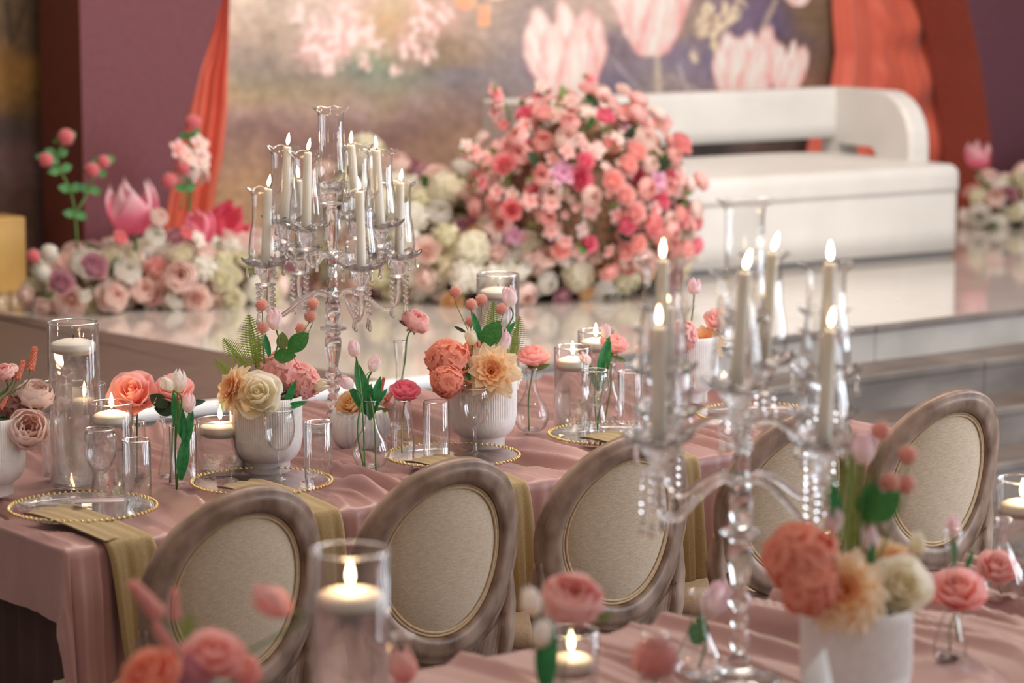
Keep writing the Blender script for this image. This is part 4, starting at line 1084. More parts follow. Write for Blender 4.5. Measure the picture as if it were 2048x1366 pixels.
flower('tulip', 'tulip', PV(692, 765, vP), (-.7, -.1, .65), .023, 'pink white tulip leaning left from the pear vase', bP1, leaves=[('strap', PV(740, 815, vP), (.05, -.15, 1), .06, GREEN2)])
flower('tulip', 'tulip', PV(748, 727, vP), (.3, -.1, 1), .0235, 'pink white tulip at the right of the pear vase', bP2, leaves=[('strap', PV(742, 835, vP), (.22, -.1, 1), .105, GREEN2), ('strap', PV(745, 815, vP), (.6, -.1, .8), .06, GREEN2), ('strap', PV(740, 840, vP), (.0, -.15, 1), .09, GREEN2)])
glassware('straight', 806, 918, 'small clear vase holding the bright pink rose', 'vase', 'bud vases', 'bud_vase')
vq = UV(PZ(806, 915, TZ))[1]
flower('rose', 'pink', PV(810, 782, vq), (.08, -.38, .92), .037, 'bright pink rose in the middle of the table', PZ(804, 905, TZ + .05), stemmat=STEMB)
glassware('tall', 0, 0, 'tall slim vase behind the bright pink rose', 'vase', 'bud vases', 'bud_vase', v=.72, u=UV(PV(800, 780, .72))[0])
flower('peony', 'softpink', PV(832, 643, .72), (.45, -.35, .85), .040, 'pink peony on a tall stem above the pink rose', PV(797, 790, .72), leaves=[('long', PV(822, 655, .72), (-.8, 0, .5), .04, GREEN4)])

# ---- middle ribbed pot (B)
tB = potB + V3(0, 0, .16); vB = UV(potB)[1]
flower('hydrangea', 'coral', PV(898, 722, vB - .01), (-.4, -.6, .7), .056, 'deep coral ruffled bloom left of the peach dahlia', tB, petals=False)
flower('hydrangea', 'coral', PV(893, 762, vB - .05), (-.4, -.8, .2), .042, 'lower coral ruffled bloom drooping over the centre pot', tB, petals=False)
flower('hydrangea', 'coral', PV(945, 705, vB + .03), (.1, -.5, .8), .030, 'small coral ruffled bloom behind the green tulip leaf', tB, petals=False)
flower('dahlia', 'peach', PV(982, 742, vB - .09), (0, -.93, .35), .074, 'large pale peach dahlia at the front of the centre pot', tB)
flower('dahlia', 'ivory', PV(1022, 745, vB - .02), (.7, -.5, .4), .046, 'cream dahlia petals at right of the centre pot', tB)
flower('tulip', 'ivory', PV(942, 674, vB - .02), (-.15, -.1, 1), .023, 'cream tulip above the coral bloom of the centre pot', tB, leaves=[('strap', PV(940, 760, vB - .06), (-.3, -.15, 1), .065, GREEN2)])
flower('tulip', 'tulip', PV(1018, 592, vB), (-.15, -.1, 1), .030, 'lilac pink tulip highest above the centre pot', tB)
flower('tulip', 'tulip', PV(1005, 682, vB - .03), (.1, -.2, 1), .033, 'white pink tulip just above the peach dahlia', tB)
for x, y, lb in [(911, 583, 'coral pompom flower farthest left above centre pot'), (943, 609, 'coral pompom flower left of the small fern, lower front'), (963, 600, 'coral pompom flower in front of the tall vase'), (1003, 618, 'coral pompom flower below the lilac pink tulip'), (942, 643, 'coral pompom flower lowest, above the cream tulip')]:
    flower('pompom', 'pompom', PV(x, y, vB + (.03 if x in (963, 942) else 0)), (0, -.2, 1), .0165, lb, tB, petals=False, stem_r=.0011)
loose_leaf('round', PV(968, 695, vB - .03), (.55, -.2, 1), .080, 'round mid green leaf above the centre dahlia')
loose_leaf('strap', PV(960, 680, vB - .02), (-.25, -.1, 1), .075, 'strap shaped green leaf left of the round leaf', GREEN2)
loose_leaf('strap', PV(1003, 680, vB + .0), (.65, -.1, .9), .060, 'strap shaped green leaf pointing right above dahlia', GREEN2)
loose_leaf('strap', PV(932, 665, vB + .0), (-.9, -.1, .5), .035, 'thin green leaf pointing left above coral bloom', GREEN4)
fern(PV(980, 690, vB + .03), (.08, 0, 1), .115, 'fern frond in front of the tall centre vase')
fern(PV(1020, 720, vB + .04), (.22, 0, 1), .12, 'fern frond at the right edge of the tall centre vase')

# ---- right of the centre pot
glassware('pear', 1063, 872, 'pear shaped vase holding the coral rose right of centre', 'vase', 'bud vases', 'bud_vase')
vC = UV(PZ(1063, 870, TZ))[1]
flower('rose', 'salmon', PV(1066, 712, vC), (.05, -.2, 1), .041, 'coral pink rose right of the centre dahlia', PZ(1058, 862, TZ + .02), leaves=[('long', PV(1066, 740, vC), (.9, -.1, .35), .05, GREEN5), ('long', PV(1066, 742, vC), (-.5, -.1, .6), .025, GREEN5)])
glassware('flare', 1195, 866, 'slim vase of two white tulips behind a wine glass', 'vase', 'bud vases', 'bud_vase')
vD = UV(PZ(1195, 866, TZ))[1]
bD = PZ(1194, 860, TZ + .02)
flower('tulip', 'tulip', PV(1212, 662, vD), (-.1, -.1, 1), .021, 'pale tulip upright beside the lit right cylinder', bD, leaves=[('strap', PV(1198, 770, vD), (.2, -.1, 1), .135, GREEN2), ('strap', PV(1195, 782, vD), (-.3, -.1, 1), .065, GREEN2), ('strap', PV(1198, 782, vD), (.35, -.1, 1), .06, GREEN2)])
flower('tulip', 'tulip', PV(1170, 718, vD), (-.6, -.1, .8), .021, 'pale tulip leaning left over the lit right cylinder', bD)
glassware('pear2', 1218, 850, 'round bottomed vase holding the pink rose at right', 'vase', 'bud vases', 'bud_vase')
vE = UV(PZ(1218, 850, TZ))[1]
flower('rose', 'coralpink', PV(1228, 688, vE), (.15, -.25, 1), .037, 'pink coral rose right of the pale tulips', PZ(1210, 840, TZ + .03), stemmat=STEMB, leaves=[('long', PV(1225, 712, vE), (.8, -.1, -.3), .045, GREEN5)])
flower('tulip', 'tulip', PV(1240, 735, .75), (.1, -.1, 1), .022, 'small pink tulip low behind the pink coral rose', PV(1242, 800, .75), leaves=[('strap', PV(1240, 790, .75), (0, -.1, 1), .07, GREEN5)])

# ---- blurred group behind the near candelabra
bX = W(2.25, .62, TZ + .014); pot(bX, 'ribbed white pot hidden behind the near candelabra'); vX = .60; tX = bX + V3(0, 0, .16)
for k, (kd, c, x, y, r, lb) in enumerate([('hydrangea', 'coral', 1370, 648, .05, 'coral bloom seen through the left candelabra shades'), ('dahlia', 'peach', 1400, 690, .055, 'peach dahlia seen through the candelabra'), ('rose', 'ivory', 1430, 705, .05, 'ivory rose seen through the candelabra'), ('tulip', 'tulip', 1398, 600, .026, 'pale tulip seen through the candelabra')]): pass
bpy.data.objects.remove(bpy.data.objects['flower_pot.005'].children[0], do_unlink=True) if False else None
for (kd, c, u, dz, r, lb) in [('hydrangea', 'softpink', 2.19, .20, .05, 'pink ruffled bloom in the pot behind the near candelabra'), ('dahlia', 'peach', 2.28, .19, .06, 'peach dahlia in the pot behind the near candelabra'), ('tulip', 'tulip', 2.24, .34, .028, 'pale tulip in the pot behind the near candelabra'), ('rose', 'softpink', 2.33, .24, .04, 'pink rose in the pot behind the near candelabra')]:
    flower(kd, c, W(u, .58, TZ + dz), (0, -.5, .8), r, lb, tX, petals=kd not in ('hydrangea',))

# ---- near table flowers (foreground, blurred)
tN = potN + V3(0, 0, .17); vN = -1.98
flower('hydrangea', 'coral', PV(1605, 1120, vN), (-.4, -.5, .7), .062, 'blurred coral ruffled bloom in the foreground pot', tN, petals=False)
flower('hydrangea', 'coral', PV(1625, 1175, vN - .03), (-.4, -.7, .2), .050, 'blurred coral bloom low at the left of the foreground pot', tN, petals=False)
flower('dahlia', 'peach', PV(1690, 1180, vN - .07), (-.05, -.92, .35), .072, 'blurred peach dahlia facing front in the foreground pot', tN)
flower('dahlia', 'peach', PV(1785, 1125, vN + .03), (.3, -.6, .7), .055, 'blurred orange dahlia behind the foreground ivory rose', tN)
flower('rose', 'ivory', PV(1803, 1172, vN - .05), (.2, -.8, .5), .050, 'blurred ivory rose at the right of the foreground pot', tN)
for x, y, r, c, lb in [(1725, 895, .030, 'tulip', 'blurred pink tulip highest over the foreground pot'), (1668, 1040, .024, 'tulip', 'blurred pale tulip left above the foreground dahlia'), (1738, 1075, .024, 'tulip', 'blurred pale tulip centred above the foreground pot'), (1835, 1085, .022, 'ivory', 'blurred cream tulip right above the ivory rose')]:
    flower('tulip', c, PV(x, y, vN), (0, -.1, 1), r, lb, tN)
for x, y, lb in [(1762, 862, 'blurred coral pompom flower beside the highest tulip'), (1815, 910, 'blurred coral pompom flower against the far chair'), (1780, 965, 'blurred coral pompom flower, lower left of the pair'), (1812, 968, 'blurred coral pompom flower, lower right of the pair')]:
    flower('pompom', 'pompom', PV(x, y, vN), (0, -.2, 1), .018, lb, tN, petals=False, stem_r=.0011)
loose_leaf('round', PV(1738, 1040, vN - .02), (.7, -.2, .7), .070, 'dark round leaf in the middle of the foreground pot')
loose_leaf('round', PV(1735, 1045, vN - .0), (.1, -.2, .9), .070, 'green leaf upright in the foreground pot')
loose_leaf('strap', PV(1675, 1060, vN), (-.1, -.1, 1), .085, 'green strap leaf beside the foreground coral bloom', GREEN2)
loose_leaf('strap', PV(1740, 1140, vN - .04), (.1, -.2, 1), .05, 'green leaf below the centred foreground tulip', GREEN2)
fern(PV(1700, 1120, vN + .02), (0, 0, 1), .19, 'blurred yellow green fern in the foreground pot')
# rose and tulip in vases to the right of the foreground pot
def near_vase(px, py, v, kind, lab):
    q = PV(px, py, v); u = UV(q)[0]; return glassware(kind, 0, 0, lab, 'vase', 'bud vases', 'bud_vase', v=v, u=u)
near_vase(1900, 1300, -1.8, 'tall', 'blurred vase under the pink yellow rose at the right')
flower('rose', 'salmon', PV(1915, 1182, -1.8), (-.05, -.5, .85), .050, 'blurred pink yellow rose beside the foreground pot', W(UV(PV(1900, 1300, -1.8))[0], -1.8, TZ + .03), stemmat=STEMB)
flower('tulip', 'tulip', PV(1906, 1050, -1.72), (0, -.1, 1), .021, 'blurred pink tulip alone left of the right candle', W(UV(PV(1908, 1300, -1.75))[0], -1.76, TZ + .03), leaves=[('strap', PV(1908, 1130, -1.72), (.0, -.1, 1), .05, GREEN2), ('strap', PV(1930, 1140, -1.72), (.4, -.1, 1), .04, GREEN2)])
near_vase(2000, 1300, -1.55, 'pear', 'blurred vase cut off at the lower right corner')
flower('rose', 'coralpink', PV(1995, 1135, -1.55), (0, -.6, .8), .040, 'blurred coral rose left of the right edge candle', W(UV(PV(2000, 1300, -1.55))[0], -1.55, TZ + .03))
# bottom centre
near_vase(1125, 1366, -1.9, 'tall', 'blurred vase under the near pink peony')
bM = W(UV(PV(1120, 1366, -1.9))[0], -1.9, TZ + .03)
flower('peony', 'softpink', PV(1145, 1200, -1.9), (.15, -.6, .8), .050, 'blurred pink peony at the bottom centre', bM, leaves=[('long', PV(1175, 1245, -1.9), (.9, -.1, .3), .045, GREEN5)])
flower('tulip', 'tulipwhite', PV(1062, 1203, -1.92), (-.3, -.1, 1), .026, 'blurred white tulip left of the near pink peony', bM, petals=True)
flower('tulip', 'tulipwhite', PV(1085, 1268, -1.95), (0, -.2, 1), .026, 'blurred white tulip below the near pink peony', bM, leaves=[('strap', PV(1092, 1390, -1.95), (-.1, -.1, 1), .10, GREEN2), ('strap', PV(1090, 1390, -1.96), (.12, -.1, 1), .11, GREEN2)])
near_vase(1310, 1366, -1.75, 'straight', 'blurred vase under the pink pompom bloom')
flower('pompom', 'softpink', PV(1308, 1316, -1.75), (0, -.3, 1), .042, 'large blurred pink pompom bloom at the bottom', W(UV(PV(1312, 1366, -1.75))[0], -1.75, TZ + .05), petals=False)
near_vase(1395, 1366, -1.62, 'pear2', 'blurred vase under the pale pink tulip by the candelabra stem')
flower('tulip', 'tulip', PV(1432, 1198, -1.62), (.35, -.3, .9), .038, 'large blurred pink tulip beside the near candelabra stem', W(UV(PV(1398, 1366, -1.62))[0], -1.62, TZ + .03), leaves=[('round', PV(1392, 1290, -1.62), (.15, -.2, 1), .055, GREEN1)])
# bottom left bouquet
tBL = W(UV(PV(380, 1420, -1.75))[0], -1.75, TZ + .014); pot(tBL, 'white pot below the bottom left corner bouquet'); tBL = tBL + V3(0, 0, .17)
for x, y, x1, y1, lb in [(318, 1230, 262, 1165, 'blurred coral flower spike farthest left at bottom'), (350, 1240, 349, 1178, 'blurred coral flower spike standing upright at bottom left'), (348, 1305, 312, 1248, 'blurred coral flower spike lowest at bottom left')]:
    a, b = PV(x, y, -1.75), PV(x1, y1, -1.75); flower('spike', 'coralpink', (a + b) / 2, b - a, (b - a).length / 4.4, lb, tBL, petals=False, stem_r=.0015)
flower('rose', 'coralpink', PV(425, 1310, -1.78), (.1, -.5, .8), .045, 'blurred pink rose at the bottom left', tBL)
flower('rose', 'coral', PV(300, 1350, -1.78), (-.3, -.5, .8), .045, 'blurred coral rose in the bottom left corner', tBL)
flower('rose', 'coralpink', PV(485, 1340, -1.78), (.5, -.5, .6), .030, 'small blurred coral rose right of the bottom left rose', tBL)
flower('hydrangea', 'lilac', PV(390, 1345, -1.76), (0, -.5, .8), .03, 'blurred mauve cluster between the bottom left roses', tBL, petals=False)
a, b = PV(585, 1225, -1.78), PV(500, 1180, -1.78)
flower('tulip', 'softpink', (a + b) / 2, b - a, (b - a).length / 2.3, 'blurred pink tulip lying sideways over the first chair', tBL, h=1.1)
fern(PV(372, 1300, -1.7), (.12, 0, 1), .06, 'blurred green sprig beside the bottom left rose')
near_vase(805, 1366, -1.55, 'flare', 'blurred vase under the pink bud right of the near cylinder')
flower('tulip', 'softpink', PV(805, 1330, -1.55), (-.15, -.2, 1), .036, 'blurred pink bud right of the near cylinder vase', W(UV(PV(805, 1366, -1.55))[0], -1.55, TZ + .04))
# folded white card standing in the right foreground
cq = PV(1628, 1366, -2.12); 
o = part('folded_napkin', MB().add([(-.028, 0, 0), (.022, 0, 0), (.026, .004, .06), (.012, .004, .128), (-.010, .006, .10), (-.028, .02, .0), (.022, .022, 0), (.022, .02, .06), (.010, .008, .124), (-.010, .012, .098)],
     [(0, 1, 2, 3, 4), (9, 8, 7, 6, 5), (0, 4, 9, 5), (1, 6, 7, 2), (2, 7, 8, 3), (3, 8, 9, 4), (0, 5, 6, 1)]).mesh('folded_napkin', surface('white_paper', S(238, 238, 240), rough=.6)), None, Matrix.Translation(W(UV(cq)[0], -2.12, TZ + .014)) @ Matrix.Scale(1.45, 4))
tag(o, 'white pointed folded card before the foreground pot', 'card')

# ================================================================ CANDELABRAS
CAN = {}
def cmesh():
    L = lambda pr, n, nm, mat, mod=None: MB().add(*lathe(pr, n, mod, False)).mesh(nm, mat)
    CAN['base'] = L([(0, 0), (.072, 0), (.074, .004), (.066, .010), (.045, .017), (.024, .024), (.016, .032), (.022, .038), (.016, .045), (.011, .052), (0, .052)], 40, 'base', CR)
    CAN['lower_stem'] = L([(0, .048), (.010, .05), (.014, .06), (.0185, .075), (.014, .09), (.010, .096), (.015, .101), (.0175, .108), (.013, .116), (.010, .124), (.014, .131), (.0205, .141), (.0205, .149), (.013, .158), (.012, .166), (.015, .18), (.020, .205), (.0225, .228), (.020, .242), (.012, .246), (.019, .250), (.021, .256), (.012, .262), (0, .263)], 28, 'lower_stem', CR)
    CAN['disc'] = L([(0, .262), (.034, .263), (.0365, .2655), (.034, .269), (0, .2705)], 40, 'disc', CR)
    CAN['tube'] = L([(0, .27), (.0195, .27), (.0195, .336), (0, .336)], 28, 'tube', CR)
    CAN['lower_hub'] = L([(0, .333), (.0165, .333), (.0165, .366), (0, .366)], 28, 'lower_hub', CHROME)
    CAN['middle_tube'] = L([(0, .366), (.0135, .366), (.0135, .437), (0, .437)], 24, 'middle_tube', CHROME)
    CAN['upper_hub'] = L([(0, .437), (.0175, .437), (.0175, .471), (0, .471)], 24, 'upper_hub', CHROME)
    CAN['upper_stem'] = L([(0, .471), (.016, .472), (.012, .49), (.0175, .50), (.0175, .575), (.012, .585), (.020, .590), (.032, .592), (.032, .596), (.014, .599), (.018, .612), (.028, .622), (0, .624)], 24, 'upper_stem', CR)
    wav = lambda r, z, a, k: (r * (1 + .035 * math.cos(a * 9) * (1 if r > .03 else 0)), z + (.0035 * math.cos(a * 9) if r > .04 else 0) + .0012 * math.cos(a * 18) * (1 if r > .02 else 0))
    CAN['top_bobeche'] = L([(0, .622), (.018, .624), (.030, .632), (.0415, .645), (.043, .648), (.030, .638), (.015, .630), (0, .629)], 54, 'bobeche', CR, wav)
    CAN['bobeche'] = L([(0, 0), (.014, .0005), (.030, .004), (.048, .011), (.060, .021), (.062, .023), (.048, .0145), (.028, .0085), (0, .006)], 54, 'bobeche', CR, wav)
    CAN['cup'] = L([(0, -.050), (.008, -.050), (.011, -.046), (.0255, -.0455), (.0275, -.043), (.0255, -.041), (.011, -.0405), (.012, -.034), (.016, -.022), (.023, -.008), (.027, .0), (0, .0005)], 60, 'cup', CR, lambda r, z, a, k: (r * (1 + .07 * math.cos(a * 10) * (1 if 6 < k < 11 else 0)), z))
    flr = lambda r, z, a, k: (r * (1 + .035 * math.cos(a * 8) * (1 if r > .041 and z > .15 else 0)), z + (.0025 * math.cos(a * 8 + 1) if z > .185 else 0))
    def shade(r0, rb, rn, rf, H_):
        o_ = [(r0, 0), (rb * .93, .012), (rb, .030), (rb * .97, .055), (rb * .88, .085), (rn, .115), (rn, H_ - .025), (rn * 1.05, H_ - .012), (rf * .93, H_ - .004), (rf, H_)]
        i_ = [(r - .0013, z + .0007) for r, z in o_[::-1]]
        return o_ + [(rf - .0005, H_ + .0008)] + i_
    CAN['shade'] = L(shade(.026, .043, .0325, .0465, .197), 56, 'glass_shade', GL, flr)
    CAN['top_shade'] = L(shade(.022, .037, .0335, .048, .197), 56, 'glass_shade', GL, flr)
    CAN['pearl'] = None
    def arm(pts): return MB().add(*tube(spline([(r, 0, h) for r, h in pts], 6), .0066, 12)).mesh('arm', CR)
    CAN['arm_low'] = arm([(.012, .348), (.03, .360), (.055, .362), (.095, .342), (.13, .318), (.155, .308), (.178, .318), (.190, .345), (.190, .386)])
    CAN['arm_up'] = arm([(.014, .452), (.035, .463), (.06, .460), (.085, .446), (.115, .443), (.135, .456), (.140, .482)])
    def chain(nb, rb, drop):
        mb = MB(); z = -.004
        for k in range(nb):
            z -= rb * 1.0; vs, fs, _ = ball((0, 0, z), rb, 6, 4); mb.add(vs, fs); z -= rb * 1.0 + .0025
            mb.add(*tube([(0, 0, z + .004), (0, 0, z - .001)], .0005, 4))
        pr = [(0, z), (.0025, z - .004), (.0032, z - .010), (.0055, z - drop * .8), (.004, z - drop * .94), (0, z - drop)]
        mb.add(*lathe([(r, zz) for r, zz in pr], 6, caps=False)); return mb.mesh('crystal_pendant', CR, False)
    CAN['chain_long'] = chain(5, .0058, .034); CAN['chain_mid'] = chain(2, .0052, .030); CAN['drop'] = chain(0, .005, .034)
    CAN['candle'] = MB().add(*lathe([(0, 0), (.0122, 0), (.0122, .004), (.0105, .193), (.0098, .198), (.004, .199), (0, .1985)], 20, caps=False)).mesh('wax_body', WAX)
    CAN['wick'] = MB().add(*tube([(0, 0, .198), (.0008, 0, .208)], .001, 5)).mesh('wick', WICK)
    CAN['pot'] = MB().add(*lathe([(0, .006), (.02, .006), (.02, .018), (.0, .02)], 16, caps=False)).mesh('tealight', WAX)
cmesh()
def candelabra(p, rz, label, low, up, who, names, tips):
    t = thing('candelabra', label, 'candelabra', p, rz, 'crystal candelabras')
    for nm in ('base', 'lower_stem', 'disc', 'tube', 'lower_hub', 'middle_tube', 'upper_hub', 'upper_stem', 'top_bobeche'):
        part(CAN[nm].name.split('.')[0], CAN[nm], t)
    part('glass_shade', CAN['top_shade'], t, Matrix.Translation((0, 0, .645)))
    for j in range(5): part('crystal_pendant', CAN['drop'], t, Matrix.Translation((.040 * math.cos(j * 1.257), .040 * math.sin(j * 1.257), .645)))
    k = 0
    for tier, angs in (('low', low), ('up', up)):
        rad, hz = (.190, .436) if tier == 'low' else (.140, .532)
        for a in angs:
            a = math.radians(a)
            part('arm', CAN['arm_' + tier], t, Matrix.Rotation(a, 4, 'Z'))
            x, y = rad * math.cos(a), rad * math.sin(a)
            for nm, dz in (('cup', 0), ('bobeche', 0), ('shade', .008)): part(CAN[nm].name.split('.')[0], CAN[nm], t, Matrix.Translation((x, y, hz + dz)) @ Matrix.Rotation(a, 4, 'Z'))
            for j in range(4):
                b = a + j * PI / 2 + .5
                part('crystal_pendant', CAN['chain_long' if tier == 'low' else 'chain_mid'], t, Matrix.Translation((x + .0255 * math.cos(b), y + .0255 * math.sin(b), hz - .044)))
            for j in range(4):
                b = a + j * PI / 2 + .1
                part('crystal_pendant', CAN['drop'], t, Matrix.Translation((x + .054 * math.cos(b), y + .054 * math.sin(b), hz + .014)))
            # the taper candle stands in the cup: a thing of its own
            wp = Vector(p) + Matrix.Rotation(rz, 4, 'Z') @ Vector((x, y, hz + .006))
            c = thing('taper_candle', names[k], 'candle', wp, 0, 'white taper candles')
            tl = Matrix.Rotation(R.uniform(-.02, .02), 4, 'X') @ Matrix.Rotation(tips[k] / .2, 4, 'Y'); k += 1
            part('wax_body', CAN['candle'], c, tl); part('wick', CAN['wick'], c, tl)
            part('flame', FLAMEME, c, tl @ Matrix.Translation((0, 0, .204)) @ Matrix.Rotation(R.uniform(-.25, .25), 4, 'Y') @ Matrix.Scale(.86, 4))
    return t
d = lambda x, y: math.degrees(math.atan2(y, x))
c1 = W(*uv_of(668, 868)); c1.z = TZ + .014
candelabra(c1, 0, 'tall sharp crystal candelabra standing at the middle of the table',
    [d(-.165, -.09), d(.083, -.165), d(.18, .09), d(-.10, .165)], [d(-.125, .055), d(-.058, -.128), d(.130, -.055), d(.058, .128)], 's',
    ['lit taper candle lowest left in the sharp candelabra', 'lit taper candle lower front right in the sharp candelabra', 'lit taper candle lower far right in the sharp candelabra', 'lit taper candle lower back left in the sharp candelabra',
     'lit taper candle upper far left in the sharp candelabra', 'lit taper candle upper front left in the sharp candelabra', 'lit taper candle upper far right in the sharp candelabra', 'lit taper candle upper back right in the sharp candelabra'],
    [.010, -.003, .005, 0, .010, .006, -.010, -.014])
c2 = W(*uv_of(1478, 1378)); c2.z = TZ + .014
candelabra(c2, 0, 'blurred crystal candelabra standing on the near table',
    [d(-.150, -.115), d(.125, -.145), d(.150, .115), d(-.120, .145)], [d(-.138, .022), d(-.022, -.138), d(.138, -.022), d(.045, .132)], 'n',
    ['blurred taper candle lowest left in the near candelabra', 'blurred taper candle lower front right in the near candelabra', 'blurred taper candle lower far right in the near candelabra', 'blurred taper candle lower back in the near candelabra',
     'blurred taper candle upper far left in the near candelabra', 'blurred taper candle upper front in the near candelabra', 'blurred taper candle upper far right in the near candelabra', 'blurred taper candle upper back right in the near candelabra'],
    [0, .008, .004, 0, 0, .012, .006, .016])

MOSS = surface('dry_moss', S(92, 84, 58), S(150, 118, 96), rough=.9, scale=40, bump=.8, bscale=60)
# ================================================================ STAGE FLOWERS
def arrangement(name, label, base, blobs, mix, nb, seed, extra=None, leafn=0, group=None, leafmats=(GREEN1, GREEN5), fill=420):
    """blobs: ellipsoids in u,v,z (offset from base uv); blooms sit on their surfaces"""
    rr = random.Random(seed); bu, bv = base
    t = thing(name, label, 'flowers', W(bu, bv, STG), ANG, group)
    tot = sum(b[6] for b in blobs)
    for (cu, cv, cz, ru, rv, rz_, wgt, sizes) in blobs:
        n = int(nb * wgt / tot); k = 0; tries = 0; placed = []
        while k < n and tries < n * 30:
            tries += 1
            z = rr.uniform(-.75, 1); a = rr.uniform(0, 2 * PI); q = math.sqrt(1 - z * z); c = Vector((q * math.cos(a), q * math.sin(a), z))
            if c.y > .55: continue
            jt = 1 + rr.uniform(-.12, .10) + .12 * noise.noise(c * 1.7 + Vector((seed, 0, 0)))
            pos = Vector((cu + ru * c.x * jt, cv + rv * c.y * jt, cz + rz_ * c.z * jt))
            if pos.z < .03: continue
            kind, col, r0, wt = rr.choices(mix[sizes], weights=[m[3] for m in mix[sizes]])[0]
            r = r0 * rr.uniform(.8, 1.15)
            if any((pos - p_).length < (r + r_) * .66 for p_, r_ in placed): continue
            placed.append((pos, r)); k += 1
            nrm = Vector((c.x / ru, c.y / rv, c.z / rz_)).normalized() + Vector((rr.uniform(-.3, .3), -.25 + rr.uniform(-.3, .3), .15 + rr.uniform(-.2, .3)))
            part('bloom', bloom_mesh(kind, P[col]), t, M_axis(pos, nrm, r, rr.uniform(0, 6)))
        # dark moss core so that no gap shows through
        vs, fs, _ = ball((0, 0, 0), 1, 16, 10)
        part('moss_core', MB().add([(cu + x * ru * .8, cv + y * rv * .8, max(.0, cz + z_ * rz_ * .8)) for x, y, z_ in vs], fs).mesh('moss_core', MOSS), t)
        fil = {}
        for i in range(int(fill * wgt / tot)):
            z = rr.uniform(-.75, 1); a = rr.uniform(0, 2 * PI); q = math.sqrt(1 - z * z); c = Vector((q * math.cos(a), q * math.sin(a), z)); w_ = rr.uniform(.84, .98)
            pos = Vector((cu + ru * c.x * w_, cv + rv * c.y * w_, cz + rz_ * c.z * w_))
            if c.y > .55 or pos.z < .02: continue
            kk = rr.choice(['leaf', 'leaf', 'a', 'b', 'b'])
            if kk == 'leaf': fil.setdefault('leaf', MB()).add(*leaf_geo(1, .3, .6, .2, 3), M=M_leaf(pos, c + Vector((rr.uniform(-1, 1), rr.uniform(-1, 0), rr.uniform(-1, 1))), rr.uniform(.035, .06)))
            else:
                for p5 in range(5): fil.setdefault(kk, MB()).add(*flat(1, .4, .7, .6, .2, nx=2, ny=2, cupx=.3, tb=.2), M=M_axis(pos, c + Vector((0, -.4, .2)), .024, 0) @ Matrix.Rotation(p5 * 1.257 + i, 4, 'Z'))
        for kk, mb in fil.items():
            part('filler_leaves' if kk == 'leaf' else 'filler_blossoms', mb.mesh('filler', GREEN5 if kk == 'leaf' else P[('softpink', 'blush')[kk == 'b'] if sizes == 'p' else ('greenwhite', 'white')[kk == 'b']]), t, kind='stuff')
        for i in range(int(leafn * wgt / tot)):
            z = rr.uniform(-.5, 1); a = rr.uniform(0, 2 * PI); q = math.sqrt(1 - z * z); c = Vector((q * math.cos(a), q * math.sin(a), z))
            if c.y > .5: continue
            pos = Vector((cu + ru * c.x, cv + rv * c.y, cz + rz_ * c.z)) * 1.0
            if pos.z < .03: continue
            dr = (c + Vector((rr.uniform(-.6, .6), rr.uniform(-.5, .2), rr.uniform(-.4, .8)))).normalized()
            part('leaf', leaf_mesh('round', rr.choice(leafmats)), t, M_leaf(pos - c * .02, dr, rr.uniform(.05, .10)))
    if extra: extra(t, rr)
    return t
PINKS = [('peony', 'blush', .046, 3), ('rose', 'blush', .035, 2), ('rose', 'rose', .044, 2), ('rose', 'pink', .042, 2), ('peony', 'softpink', .042, 3), ('rose', 'softpink', .038, 3), ('peony', 'blush', .045, 2.5), ('open', 'softpink', .04, 5), ('open', 'blush', .038, 4), ('open', 'lilac', .055, 1.4), ('rose', 'coralpink', .04, 1.5), ('open', 'softpink', .04, 1.5)]
CREAMS = [('mum', 'greenwhite', .07, 4), ('mum', 'white', .07, 4), ('peony', 'blush', .06, 2), ('peony', 'white', .06, 2.5), ('rose', 'mauve', .055, 1.6), ('rose', 'cream', .05, .8), ('rose', 'blush', .055, 1.5), ('hydrangea', 'greenwhite', .085, 2)]
MIX = {'p': PINKS, 'c': CREAMS}
def sprays(t, rr):
    for (px, py, x1, y1, v) in [(1085, 290, 1075, 165, 3.7), (1180, 250, 1180, 160, 3.75), (1020, 260, 1000, 190, 3.7), (960, 340, 930, 300, 3.65), (1320, 430, 1385, 432, 3.6), (1290, 260, 1330, 250, 3.7), (980, 400, 935, 345, 3.65)]:
        a, b = PV(px, py, v), PV(x1, y1, v); PM = (Matrix.Translation(t.location) @ Matrix.Rotation(ANG, 4, 'Z')).inverted()
        a, b = PM @ a, PM @ b
        part('twig', MB().add(*tube([a, (a + b) / 2 + Vector((.02, 0, 0)), b], .004, 5)).mesh('twig', STEM), t)
        for k in range(5):
            f = .3 + .7 * k / 4; q = a.lerp(b, f) + Vector((rr.uniform(-.04, .04), rr.uniform(-.03, .03), rr.uniform(-.02, .02)))
            part('bloom', bloom_mesh('open', P[rr.choice(['coralpink', 'softpink', 'rose', 'blush'])]), t, M_axis(q, (rr.uniform(-.6, .6), -1, rr.uniform(-.2, .8)), rr.uniform(.03, .045), rr.uniform(0, 6)))
            part('leaf', leaf_mesh('round', GREEN5), t, M_leaf(q, (rr.uniform(-1, 1), -.2, rr.uniform(-.5, 1)), .04))
arrangement('flower_arrangement', 'big round pink rose arrangement beside the left end of the sofa', (4.22, 3.62),
    [(0, .0, .42, .44, .32, .38, 3, 'p'), (.22, -.03, .30, .30, .24, .26, 1, 'p')], MIX, 270, 5, sprays, 60, 'floor flower arrangements', (GREEN4, GREEN1, GREEN5))
